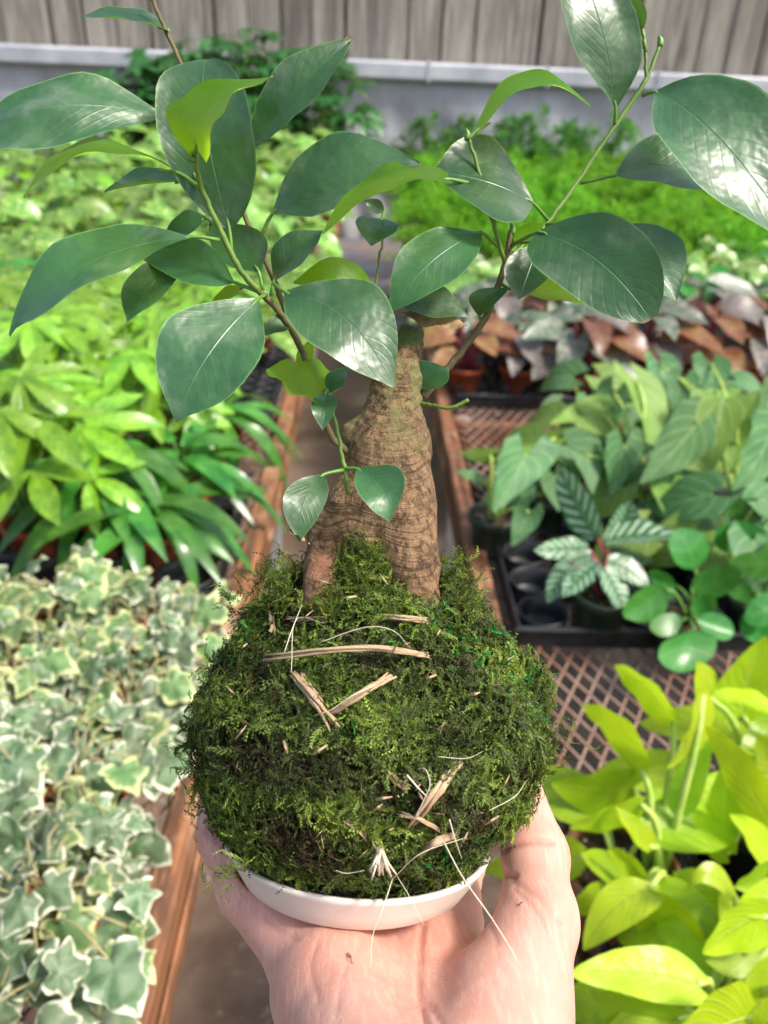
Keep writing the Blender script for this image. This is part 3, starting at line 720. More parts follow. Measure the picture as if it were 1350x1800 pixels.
for r_, yy in enumerate((3.05, 3.32, 3.6)):
    for c_ in range(7):
        xx = XR + 0.20 + c_ * 0.26 + rv(-.03, .03)
        if xx > 0.54 * (yy * .871 + .38) + .1: continue
        if c_ < 2:
            far_plant('pothos_plant', xx, yy, 'yellow green pothos before the ferns, %s row, %s from the aisle' % (ordn[r_], ordn[c_]), 'pothos', 'pothos on the right bench by the aisle', POTH, 18, (0.13, 0.25), 0.15, (0.09, 0.14), facecam=0.5)
        else:
            far_plant('round_leaved_plant', xx, yy, 'pale speckled round leaved plant before the ferns, %s row, %s from the aisle' % (ordn[r_], ordn[c_]), 'potted plant', 'speckled plants in front of the ferns', SPECK + DPEP[:1], 34, (0.14, 0.34), 0.17, (0.06, 0.10), facecam=0.5)
mv = ((815, 690), (905, 690), (1005, 700), (1110, 690), (1215, 690), (1320, 690), (870, 640), (985, 640), (1100, 640), (1220, 640), (1340, 645))
for k, (px, py) in enumerate(mv):
    g = G(px, py, 0.93)
    root = empty('mauve_leaved_plant', (g[0], g[1], ZB), 'mauve leaved plant with red stems in terracotta pot, %s in %s row' % (['first from the aisle', 'second', 'third', 'fourth', 'fifth', 'sixth'][k if k < 6 else k - 6], 'front' if k < 6 else 'back'), 'potted plant', 'mauve leaved plants with red stems')
    add_pot(root, 'terracotta', 0.062, 0.095)
    leafy(root, MAUVE + GREYG + MAROON * 2, 14 if k not in (0, 1) else 9, (0.15, 0.31 if k > 1 else 0.25), 0.13 if k > 1 else .09, (0.14, 0.21), (-.5, .2), 'stem_red', 0.0055, facecam=0.5)

# ------------------------------------------------------------------ traced plants on the right bench
def traced_plant(root, rows, mat, kind, d0, stem_mat, stem_r, arch=0.06, wave=0.018, tilt=0.10, stem_from=None, nu=3, nv=10, cup=0.12):
    """rows: base, tip, two edge pixels, depth, optional material"""
    loc = np.array(root.location); src = loc + np.array([0, 0, 0.09]) if stem_from is None else np.array(stem_from)
    st = MB()
    for k, r in enumerate(rows):
        bx, by, tx, ty, lx, ly, rx, ry, d = r[:9]; m = r[9] if len(r) > 9 else mat
        ln = math.hypot(tx - bx, ty - by) / F * d; rs = np.random.RandomState(k + int(d * 1000))
        wpx = math.hypot(lx - rx, ly - ry); lpx = math.hypot(tx - bx, ty - by)
        side = (1.0 if wpx > 0.35 * lpx else 2.0) * ln * 0.28 * rs.choice([-1, 1])
        pb = P(bx, by, d); pt = P(tx, ty, d - tilt * ln * 2 + rs.uniform(-.2, .2) * ln); pl = P(lx, ly, d - 0.02 * ln + side * .5); pr = P(rx, ry, d - 0.02 * ln - side * .5)
        add_leaf(root, m, pb, pt, pl, pr, kind=kind, arch=arch, wave=wave, cup=cup, nu=nu, nv=nv, seed=k)
        s0 = src + rs.uniform(-.012, .012, 3) * np.array([1, 1, 0]); mdl = (s0 * .45 + pb * .55) + np.array([0, 0, 0.25 * abs(pb[2] - s0[2])])
        st.tube(spline([s0, mdl, pb], 8), [stem_r * 1.3, stem_r * .75], 6)
    st.build('stem', MAT[stem_mat], root)

# lime philodendrons, three pots
def potted(name, px, py, label, cat, group, potmat, r, h):
    g = G(px, py, 0.93 - h)
    root = empty(name, (g[0], g[1], ZB + 0.004), label, cat, group); add_pot(root, potmat, r, h); return root
NE = 'neon'; NO = 'neon_old'
n1 = potted('lime_philodendron', 1092, 1520, 'lime yellow philodendron in brown pot beside the thumb', 'philodendron', 'lime philodendrons', 'pot_brown', 0.068, 0.12)
traced_plant(n1, [
    (1183, 1268, 1079, 1168, 1120, 1216, 1150, 1182, .93), (1126, 1352, 1020, 1240, 1062, 1283, 1104, 1254, .90),
    (1114, 1385, 969, 1377, 1077, 1338, 1036, 1428, .93, NO), (1126, 1414, 1002, 1456, 1058, 1408, 1068, 1452, .88), (1142, 1489, 1081, 1418, 1098, 1468, 1128, 1446, .86),
    (1236, 1222, 1171, 1350, 1196, 1278, 1234, 1296, .88), (1197, 1424, 1250, 1300, 1188, 1355, 1250, 1366, .90, NO), (1122, 1562, 1020, 1500, 1064, 1494, 1064, 1562, .87, NO),
    (1134, 1552, 1068, 1492, 1106, 1490, 1094, 1530, .85), (1142, 1564, 1026, 1670, 1050, 1570, 1112, 1632, .81), (1122, 1583, 1244, 1682, 1215, 1588, 1160, 1650, .82),
    (1060, 1562, 1000, 1600, 1016, 1562, 1044, 1606, .86)],
    NE, 'neon', .9, 'stem_lime', 0.0042, stem_from=P(1154, 1545, .93))
n2 = potted('lime_philodendron', 1330, 1420, 'lime yellow philodendron with the biggest upright leaf, cut by the right edge', 'philodendron', 'lime philodendrons', 'black', 0.068, 0.12)
traced_plant(n2, [
    (1305, 1258, 1346, 1118, 1254, 1196, 1375, 1200, .98), (1240, 1220, 1226, 1162, 1216, 1198, 1258, 1182, .98), (1360, 1250, 1240, 1224, 1300, 1218, 1300, 1250, .92),
    (1362, 1470, 1240, 1278, 1322, 1316, 1290, 1395, .88), (1362, 1545, 1283, 1430, 1334, 1452, 1302, 1490, .84), (1268, 1470, 1277, 1334, 1240, 1410, 1312, 1398, .93, NO),
    (1370, 1270, 1300, 1330, 1310, 1280, 1372, 1320, .95, NO), (1280, 1500, 1215, 1420, 1230, 1480, 1270, 1440, .92, NO), (1390, 1380, 1330, 1290, 1330, 1350, 1390, 1310, .93)],
    NE, 'neon', .95, 'stem_lime', 0.0042)
n3 = potted('lime_philodendron', 1255, 1770, 'lime yellow philodendron in the near right corner, long veined leaf pointing at the wrist', 'philodendron', 'lime philodendrons', 'black', 0.068, 0.12)
traced_plant(n3, [
    (1226, 1730, 998, 1712, 1112, 1662, 1118, 1764, .70), (1316, 1790, 1160, 1850, 1250, 1726, 1262, 1870, .66), (1360, 1604, 1236, 1676, 1268, 1586, 1318, 1662, .73),
    (1292, 1578, 1200, 1580, 1240, 1514, 1236, 1556, .77), (1370, 1570, 1288, 1600, 1322, 1548, 1340, 1618, .74), (1372, 1650, 1240, 1690, 1300, 1630, 1318, 1730, .76, NO),
    (1190, 1790, 1040, 1740, 1120, 1730, 1080, 1800, .74, NO), (1375, 1700, 1290, 1810, 1300, 1730, 1375, 1790, .70), (1370, 1520, 1290, 1560, 1310, 1520, 1350, 1570, .80, NO),
    (1260, 1700, 1170, 1650, 1230, 1650, 1200, 1710, .78, NO), (1395, 1760, 1340, 1850, 1340, 1780, 1410, 1830, .66)],
    NE, 'neon', .72, 'stem_lime', 0.0042)
NEON = [unit_mesh('lime_leaf', m, kind='neon', wd=wd_, droop=dr, fold=0.3, nu=3, nv=9, wave=0.02, seed=s + 60) for s, (m, wd_, dr) in enumerate((('neon', .46, .5), ('neon', .5, .9), ('neon_old', .48, .7), ('neon', .42, 1.2)))]
for rt, n_, zr_ in ((n1, 7, (0.12, 0.17)), (n2, 11, (0.12, 0.22)), (n3, 11, (0.12, 0.17))):
    leafy(rt, NEON, n_, zr_, 0.085, (0.11, 0.15), (-.5, .25), 'stem_lime', 0.003, facecam=0.5)
# heart leaved velvet philodendrons
VL = 'velvet_lime'
h1 = potted('heart_leaved_philodendron', 868, 905, 'velvety heart leaved plant in dark green pot beside the bench rail', 'philodendron', 'velvety heart leaved plants', 'pot_green', 0.055, 0.10)
traced_plant(h1, [(925, 800, 868, 900, 856, 826, 958, 836, 1.60), (862, 800, 806, 795, 836, 784, 832, 812, 1.66, VL), (842, 842, 802, 830, 822, 824, 824, 848, 1.62), (930, 900, 900, 960, 895, 915, 940, 940, 1.60), (975, 770, 900, 790, 940, 760, 930, 800, 1.72, VL)],
             'velvet', 'heart', 1.6, 'stem_lime', 0.0038, tilt=.2)
h2 = potted('heart_leaved_philodendron', 1130, 880, 'velvety heart leaved plant behind the striped leaves', 'philodendron', 'velvety heart leaved plants', 'pot_green', 0.06, 0.10)
traced_plant(h2, [(1120, 670, 1142, 790, 1104, 722, 1172, 728, 1.78, VL), (1220, 750, 1126, 850, 1146, 762, 1214, 822, 1.62), (1095, 785, 1074, 872, 1052, 812, 1120, 822, 1.70), (1030, 800, 1042, 868, 1005, 818, 1062, 822, 1.70), (1050, 720, 965, 745, 1010, 706, 1015, 752, 1.85, VL), (1180, 850, 1130, 920, 1130, 870, 1190, 900, 1.66), (1080, 690, 1060, 760, 1040, 715, 1105, 720, 1.9)],
             'velvet', 'heart', 1.7, 'stem_lime', 0.0038, tilt=.2)
h3 = potted('heart_leaved_philodendron', 1290, 880, 'velvety heart leaved plant with the big pale veined heart facing the camera', 'philodendron', 'velvety heart leaved plants', 'pot_green', 0.06, 0.10)
traced_plant(h3, [(1272, 700, 1248, 836, 1206, 722, 1324, 732, 1.70, VL), (1352, 765, 1286, 862, 1298, 780, 1350, 842, 1.60), (1290, 745, 1285, 835, 1258, 780, 1322, 785, 1.76, VL), (1200, 665, 1180, 720, 1165, 680, 1222, 692, 1.9), (1362, 690, 1330, 770, 1318, 710, 1380, 730, 1.75), (1330, 850, 1260, 905, 1280, 850, 1310, 905, 1.62), (1160, 640, 1150, 700, 1130, 665, 1190, 668, 1.95), (1250, 640, 1240, 700, 1215, 660, 1285, 668, 1.95)],
             'velvet', 'heart', 1.7, 'stem_lime', 0.0038, tilt=.2)
VEL = [unit_mesh('heart_leaf', m, kind='heart', wd=wd_, droop=dr, fold=0.2, nu=3, nv=9, wave=0.015, seed=s) for s, (m, wd_, dr) in enumerate((('velvet', .75, .4), ('velvet', .68, .8), ('velvet_lime', .72, .6), ('velvet', .78, 1.1)))]
for k, (px, py, n_) in enumerate(((985, 830, 7), (1095, 810, 8), (1210, 820, 9), (1335, 820, 9), (1190, 950, 6), (1020, 745, 6), (1250, 745, 7), (1150, 900, 6), (1275, 985, 6), (960, 870, 5))):
    hp = potted('heart_leaved_philodendron', px, py, 'velvety heart leaved plant among the pots, %s' % ['behind the empty tray cells', 'behind the striped plant', 'behind the pale veined heart', 'rear one at the right edge', 'between striped and glossy round leaves', 'next to the mauve leaves, near the aisle', 'next to the mauve leaves, far from the aisle', 'just right of the upright striped leaf', 'behind the glossy round leaves', 'left of the upright striped leaf'][k], 'philodendron', 'velvety heart leaved plants', 'pot_green', 0.058, 0.10)
    leafy(hp, VEL, n_, (0.12, 0.25 if k != 4 else 0.15), 0.10, (0.10, 0.15), (-.9, -.1), 'stem_lime', 0.003, facecam=0.7)
k1 = potted('striped_calathea', 1062, 1040, 'small plant with white striped leaves standing in the black tray', 'calathea', None, 'pot_green', 0.06, 0.10)
traced_plant(k1, [(1048, 945, 980, 816, 990, 896, 1040, 862, 1.50), (1034, 964, 938, 968, 986, 946, 990, 990, 1.48), (1052, 990, 988, 1050, 1000, 1008, 1036, 1034, 1.44), (1004, 990, 962, 1060, 966, 1010, 1002, 1034, 1.45), (1062, 950, 1196, 944, 1120, 926, 1126, 970, 1.50),
                  (1066, 985, 1142, 1030, 1112, 985, 1094, 1024, 1.45), (1080, 950, 1110, 880, 1072, 900, 1120, 925, 1.54), (1060, 1000, 1098, 1080, 1064, 1052, 1098, 1030, 1.43), (1040, 975, 975, 1000, 1000, 972, 1010, 1004, 1.46), (1070, 965, 1150, 985, 1110, 962, 1108, 992, 1.47)],
             'calathea', 'strap', 1.5, 'stem_red', 0.003, wave=.02)
p1 = potted('peperomia', 1215, 1085, 'glossy round leaved plant hanging over the tray edge', 'peperomia', 'glossy round leaved plants', 'pot_green', 0.06, 0.10)
traced_plant(p1, [(1220, 1108, 1200, 1182, 1150, 1146, 1250, 1142, 1.32), (1215, 1035, 1302, 1004, 1250, 994, 1270, 1044, 1.38), (1168, 1035, 1096, 1082, 1118, 1034, 1150, 1084, 1.38), (1200, 1090, 1142, 1102, 1166, 1080, 1172, 1120, 1.36), (1225, 1090, 1290, 1112, 1262, 1082, 1256, 1126, 1.34), (1222, 1000, 1190, 930, 1176, 975, 1238, 950, 1.46), (1190, 1030, 1140, 1010, 1160, 1000, 1170, 1045, 1.42), (1215, 1070, 1260, 1060, 1236, 1040, 1240, 1085, 1.36)],
             'peperomia', 'round', 1.4, 'petiole', 0.0035, wave=0)
p2 = potted('peperomia', 1335, 1050, 'glossy round leaved plant at the right picture edge above the lime leaves', 'peperomia', 'glossy round leaved plants', 'pot_green', 0.06, 0.10)
traced_plant(p2, [(1300, 975, 1300, 915, 1252, 945, 1348, 945, 1.50), (1370, 985, 1282, 990, 1330, 966, 1330, 1016, 1.40), (1350, 885, 1266, 890, 1300, 875, 1310, 920, 1.55), (1330, 1050, 1260, 1020, 1290, 1010, 1300, 1056, 1.42), (1372, 1060, 1310, 1090, 1330, 1050, 1350, 1100, 1.38), (1340, 1000, 1380, 940, 1335, 960, 1385, 980, 1.46), (1340, 1060, 1330, 1130, 1300, 1100, 1365, 1100, 1.40)],
             'peperomia', 'round', 1.4, 'petiole', 0.0035, wave=0)

# ------------------------------------------------------------------ trays and empty pots
def tray(x0, y0, nx, ny, cell, label, open_cells=True):
    root = empty('carrier_tray', (x0, y0, ZB + 0.001), label, 'tray', 'black plastic trays')
    wx, wy = nx * cell, ny * cell; b = MB(); t = 0.006; h = 0.045; z = ZB + 0.002
    for a, c in (((x0 - t, y0 - t), (x0 + wx + t, y0)), ((x0 - t, y0 + wy), (x0 + wx + t, y0 + wy + t)), ((x0 - t, y0 + .0005), (x0, y0 + wy - .0005)), ((x0 + wx, y0 + .0005), (x0 + wx + t, y0 + wy - .0005))):
        b.box((a[0], a[1], z), (c[0], c[1], z + h), 0.0015)
    for a, c in (((x0 - t - .008, y0 - t - .008), (x0 + wx + t + .008, y0 - t - .0005)), ((x0 - t - .008, y0 + wy + t + .0005), (x0 + wx + t + .008, y0 + wy + t + .008))):
        b.box((a[0], a[1], z + h - .006), (c[0], c[1], z + h + .001), 0.0015)
    b.build('frame', MAT['black'], root, smooth=False)
    cb = MB(); r = cell * .46
    cb.lathe([(r * .8, 0.004), (r * .86, 0.02), (r * .93, h - .004), (r * 1.02, h - .001), (r * 1.03, h - .005), (r * .9, 0.004), (r * .15, 0.003)], seg=24)
    cd = cb.data('cell', MAT['black'])
    for i in range(nx):
        for j in range(ny):
            add('cell', cd, root, Matrix.Translation(((i + .5) * cell, (j + .5) * cell, 0.0015)))
    return root
g = G(905, 1112, 0.90)
tray(XR + 0.07, g[1], 5, 4, 0.105, 'black tray of round cells, some empty, holding the striped plant')
g2 = G(905, 1450, 0.90)
tray(P(1002, 1700, .9)[0] + 0.05, G(1000, 1425, .9)[1] - 4 * .14, 4, 4, 0.14, 'black tray carrying the lime philodendrons beside the hand')
g3 = G(800, 700, 0.90)
tray(XR + 0.075, g3[1], 6, 3, 0.13, 'black tray under the mauve leaved plants')
g4 = G(470, 735, 0.90)
tray(XL - 0.07 - 5 * .07, g4[1], 5, 9, 0.07, 'empty slotted black tray by the left rail behind the ficus leaves')
tray(XL - 0.07 - 6 * .125, G(200, 985, .93)[1] - .17, 6, 4, 0.125, 'black tray of round cells under the strap leaved plants behind the ivy')
# fallen leaves lying on the mesh
for px, py, m, l, a, lab in ((905, 760, 'maroon', .09, .6, 'fallen rusty red leaf lying on the bench mesh'), (872, 735, 'mauve', .07, 1.2, 'pale dry leaf fallen on the bench mesh'), (812, 745, 'dry', .07, 2.0, 'tan dead leaf fallen beside the bench rail')):
    g = G(px, py, 0.925); me = unit_mesh('fallen_leaf', m, kind='lance', wd=0.35, droop=.3, fold=.3)
    o = add('fallen_leaf', me, None, aim((g[0], g[1], ZB + 0.012), (math.cos(a), math.sin(a), 0), (0, 0, 1), l)); tag(o, lab, 'leaf')
#==HERO==
# ------------------------------------------------------------------ implicit surfaces (smooth bodies)
def nets(fn, lo, hi, h):
    lo = np.array(lo, float); n = np.ceil((np.array(hi) - lo) / h).astype(int) + 1
    ax = [lo[i] + h * np.arange(n[i]) for i in range(3)]
    X, Y, Z = np.meshgrid(*ax, indexing='ij')
    V = fn(X.astype(np.float32), Y.astype(np.float32), Z.astype(np.float32)); S = V < 0
    c = [(0, 0, 0), (1, 0, 0), (0, 1, 0), (1, 1, 0), (0, 0, 1), (1, 0, 1), (0, 1, 1), (1, 1, 1)]
    sl = lambda A, o: A[o[0]:A.shape[0] - 1 + o[0], o[1]:A.shape[1] - 1 + o[1], o[2]:A.shape[2] - 1 + o[2]]
    cnt = sum(sl(S, o).astype(np.int8) for o in c)
    act = (cnt > 0) & (cnt < 8); idx = np.argwhere(act)
    num = np.full(act.shape, -1, np.int64); num[act] = np.arange(len(idx))
    val = np.stack([V[idx[:, 0] + o[0], idx[:, 1] + o[1], idx[:, 2] + o[2]] for o in c], 1)
    acc = np.zeros((len(idx), 3)); k = np.zeros(len(idx))
    for a in range(8):
        for b in range(a + 1, 8):
            if sum(abs(c[a][i] - c[b][i]) for i in range(3)) != 1: continue
            cr = (val[:, a] < 0) != (val[:, b] < 0)
            t = np.where(cr, val[:, a] / (val[:, a] - val[:, b] + 1e-20), 0)
            acc += np.where(cr[:, None], np.array(c[a]) + t[:, None] * (np.array(c[b]) - np.array(c[a])), 0); k += cr
    P_ = lo + h * (idx + acc / k[:, None]); Q = []
    for axis in range(3):
        o = [0, 0, 0]; o[axis] = 1
        A = S[:S.shape[0] - o[0], :S.shape[1] - o[1], :S.shape[2] - o[2]]; B = S[o[0]:, o[1]:, o[2]:]
        e = np.argwhere(A != B); b1, b2 = [i for i in range(3) if i != axis]
        e = e[(e[:, b1] > 0) & (e[:, b2] > 0) & (e[:, b1] < n[b1] - 1) & (e[:, b2] < n[b2] - 1)]
        flip = A[e[:, 0], e[:, 1], e[:, 2]]
        if axis == 1: flip = ~flip
        def cell(d1, d2):
            q = e.copy(); q[:, b1] += d1; q[:, b2] += d2; return num[q[:, 0], q[:, 1], q[:, 2]]
        q = np.stack([cell(-1, -1), cell(0, -1), cell(0, 0), cell(-1, 0)], 1)
        q[~flip] = q[~flip][:, ::-1]; Q.append(q)
    return P_, np.concatenate(Q)
def smin(a, b, k):
    h = np.clip(0.5 + 0.5 * (b - a) / k, 0, 1); return b + (a - b) * h - k * h * (1 - h)
def cone(X, Y, Z, a, b, ra, rb, sq=None):
    a = np.asarray(a, float); b = np.asarray(b, float); ab = b - a
    t = np.clip(((X - a[0]) * ab[0] + (Y - a[1]) * ab[1] + (Z - a[2]) * ab[2]) / np.dot(ab, ab), 0, 1)
    dx, dy, dz = X - a[0] - t * ab[0], Y - a[1] - t * ab[1], Z - a[2] - t * ab[2]
    if sq: dx, dy, dz = dx / sq[0], dy / sq[1], dz / sq[2]
    return np.sqrt(dx * dx + dy * dy + dz * dz) - (ra + (rb - ra) * t)
_ns = np.random.RandomState(3)
_nd = _ns.normal(size=(24, 3)); _nd /= np.linalg.norm(_nd, axis=1)[:, None]; _np = _ns.rand(24) * 6.28
def wob(X, Y, Z, f, k=8, o=0):
    s = 0
    for i in range(k):
        d = _nd[(i + o) % 24]; s = s + np.sin(f * (0.7 + 0.09 * i) * (X * d[0] + Y * d[1] + Z * d[2]) + _np[(i + o * 3) % 24])
    return s / math.sqrt(k)

# ------------------------------------------------------------------ the ficus on its moss ball
D = 0.28
BALL = CP(648, 1266, 0.285); BR = 0.0590
BSC = np.array([1.055, 0.975, 1.0])
def bark_mat():
    t = NT('ficus_bark'); vec = t.obj()
    at = t.n('Attribute'); at.attribute_name = 'tint'
    up = t.n('SeparateColor'); t.l(at.outputs['Color'], up.inputs[0])
    g = t.noise(330, 6, 0.7, t.scaled(vec, (1, 1, 0.35)), 0.3); g2 = t.noise(90, 5, 0.65, vec)
    fine = t.noise(900, 4, 0.7, t.scaled(vec, (1, 1, 0.22)), 0.5)
    c = t.mix(t.ss(g, 0.34, 0.68), (0.075, 0.042, 0.021), (0.36, 0.222, 0.118))
    c = t.mix(t.math('MULTIPLY', t.ss(fine, 0.52, 0.66), 0.6), c, (0.42, 0.28, 0.15))
    rg = t.noise(70, 5, .7, t.scaled(vec, (.35, .35, 9)), .4)
    c = t.mix(t.math('MULTIPLY', t.ss(rg, 0.52, 0.62), .7), c, (0.06, 0.034, 0.017))
    c = t.mix(t.math('MULTIPLY', t.ss(g2, 0.42, 0.6), t.math('MULTIPLY', up.outputs[0], 0.75)), c, (0.24, 0.235, 0.09))
    c = t.mix(t.math('MULTIPLY', t.ss(t.noise(420, 4, 0.7, vec), 0.56, 0.68), up.outputs[0]), c, (0.045, 0.03, 0.014))
    cr = t.n('TexVoronoi'); cr.feature = 'DISTANCE_TO_EDGE'; cr.inputs['Scale'].default_value = 170; t.l(t.scaled(vec, (.55, .55, 1.6)), cr.inputs['Vector'])
    ck = t.math('MULTIPLY', t.ss(cr.outputs[0], 0.0, 0.05, 1.0, 0.0), t.ss(t.noise(60, 2, .5, vec), .66, .72))
    c = t.mix(t.math('MULTIPLY', ck, .35), c, (0.03, 0.016, 0.009))
    c = t.mix(t.math('MULTIPLY', up.outputs[1], .75), c, t.mix(t.ss(g2, .4, .6), (0.34, 0.14, 0.09), (0.25, 0.11, 0.06)))
    c = t.mix(up.outputs[2], c, (0.10, 0.15, 0.045))
    t.bump(t.math('SUBTRACT', t.math('ADD', t.math('SUBTRACT', g, t.math('MULTIPLY', rg, .9)), t.math('MULTIPLY', fine, 0.5)), t.math('MULTIPLY', ck, .4)), 0.9, 0.0024)
    return t.out(c, 0.72, 0.3)
MAT['bark'] = bark_mat()

root = empty('ficus_bonsai', c2w(BALL + np.array([0, -BR, 0])), 'ginseng ficus bonsai on a mossy root ball, held up on the palm', 'bonsai')
m_ = D / F
prims = [((722, 592, .283), (702, 662, .282), 24, 38), ((698, 672, .282), (680, 790, .281), 40, 72), ((680, 790, .281), (684, 880, .278), 74, 78),
         ((694, 870, .278), (716, 985, .270), 70, 52), ((718, 985, .270), (748, 1090, .260), 48, 28),
         ((622, 872, .276), (576, 935, .268), 42, 30), ((575, 935, .268), (556, 1060, .257), 30, 24), ((655, 895, .273), (640, 948, .268), 44, 26), ((618, 762, .279), (640, 790, .28), 22, 30),
         ((700, 900, .287), (690, 1060, .298), 60, 40), ((640, 890, .285), (600, 1060, .30), 40, 26)]
def trunk_f(X, Y, Z):
    d = None
    for a, b, ra, rb in prims:
        q = cone(X, Y, Z, CP(*a), CP(*b), ra * m_, rb * m_); d = q if d is None else smin(d, q, 0.0042)
    d = d + 0.00055 * wob(X, Y * 0.8, Z, 210, 8) + 0.0002 * wob(X * 1.3, Y * .5, Z * 1.3, 700, 8, 5)
    up = np.clip((Y - 0.012) / 0.03, 0, 1)
    d = d + 0.0003 * up * wob(X, Y, Z, 1500, 10, 9)
    top = Y - (CP(720, 574, .283)[1] + 0.0006 * wob(X, Y, Z, 500, 6)) + (X - 0.009) * 0.12
    return np.maximum(d, top)
tv, tq = nets(trunk_f, (-0.034, -0.056, -0.322), (0.034, 0.072, -0.236), 0.00075)
py_ = CY - tv[:, 1] / -tv[:, 2] * F
tint = np.zeros((len(tv), 3)); tint[:, 0] = np.clip((830 - py_) / 110, 0, 1)
tint[:, 1] = np.clip((py_ - 990) / 90, 0, 1) * 0.5
scar = np.linalg.norm(tv - CP(563, 998, .258), axis=1); tint[:, 1] = np.maximum(tint[:, 1], np.clip(1.6 - scar / 0.004, 0, 1))
tint[:, 2] = np.clip((607 - py_) / 5, 0, 1)
trunk = mk('trunk', c2w(tv), tq, MAT['bark'], root, col=tint)

# stems
def stem(name, pts, r, mat, seg=8, n=None):
    p = spline([P(*q) for q in pts], n or 6 * len(pts))
    rs = np.random.RandomState(len(pts)); p = p + rs.normal(scale=0.00012, size=p.shape)
    b = MB(); b.tube(p, [x * m_ * .78 for x in r], seg); return b.build(name, MAT[mat], root)
stem('branch', [(640, 812, .279), (596, 782, .271), (574, 748, .267), (548, 660, .266), (518, 590, .266), (488, 545, .265), (455, 512, .262)], (8, 7.5, 7), 'stem_brown', 10)
stem('branch', [(455, 512, .262), (420, 470, .258), (385, 400, .254), (352, 325, .248), (343, 268, .240)], (7, 6, 5), 'stem_green', 10)
stem('branch', [(519, 592, .267), (496, 530, .272), (470, 465, .277), (428, 375, .284), (372, 240, .286), (318, 112, .286), (290, 50, .286), (262, -15, .286)], (7, 6, 5, 4.5), 'stem_brown', 10)
stem('branch', [(742, 698, .282), (770, 665, .282), (808, 622, .282), (852, 560, .281), (878, 495, .28), (890, 452, .279), (898, 408, .278)], (11, 8, 8, 7.5, 6), 'stem_brown', 10)
stem('branch', [(888, 462, .279), (868, 395, .274), (848, 320, .27), (822, 240, .268)], (5.5, 5, 4), 'stem_green', 8)
stem('branch', [(890, 456, .279), (930, 425, .284), (968, 385, .286), (1020, 312, .288), (1090, 208, .288), (1136, 138, .286), (1160, 80, .285)], (6, 5.5, 5.5, 6, 4), 'stem_green', 10)
stem('shoot', [(1136, 138, .286), (1134, 90, .284), (1128, 50, .283), (1112, -10, .283)], (4, 3.5), 'stem_green')
stem('shoot', [(612, 868, .262), (606, 825, .261), (590, 745, .260), (575, 688, .260)], (5.5, 4.5, 4), 'stem_green')
stem('shoot', [(735, 708, .281), (762, 713, .276), (792, 717, .273), (822, 703, .272)], (4.5, 4, 4.5), 'stem_green')
stem('shoot', [(655, 560, .284), (664, 470, .284), (674, 415, .284), (674, 368, .284)], (3.5, 3, 2.5), 'stem_green')
for bx, by, bd_ in ((1160, 74, .285), (821, 238, .268), (342, 262, .240), (900, 404, .278), (336, 275, .241)):
    b = MB(); b.tube(spline([P(bx, by + 8, bd_), P(bx + 1, by - 3, bd_), P(bx - 2, by - 12, bd_ - .001)], 6), [5 * m_, 6 * m_, 1.5 * m_], 8); b.build('bud', MAT['petiole'], root)

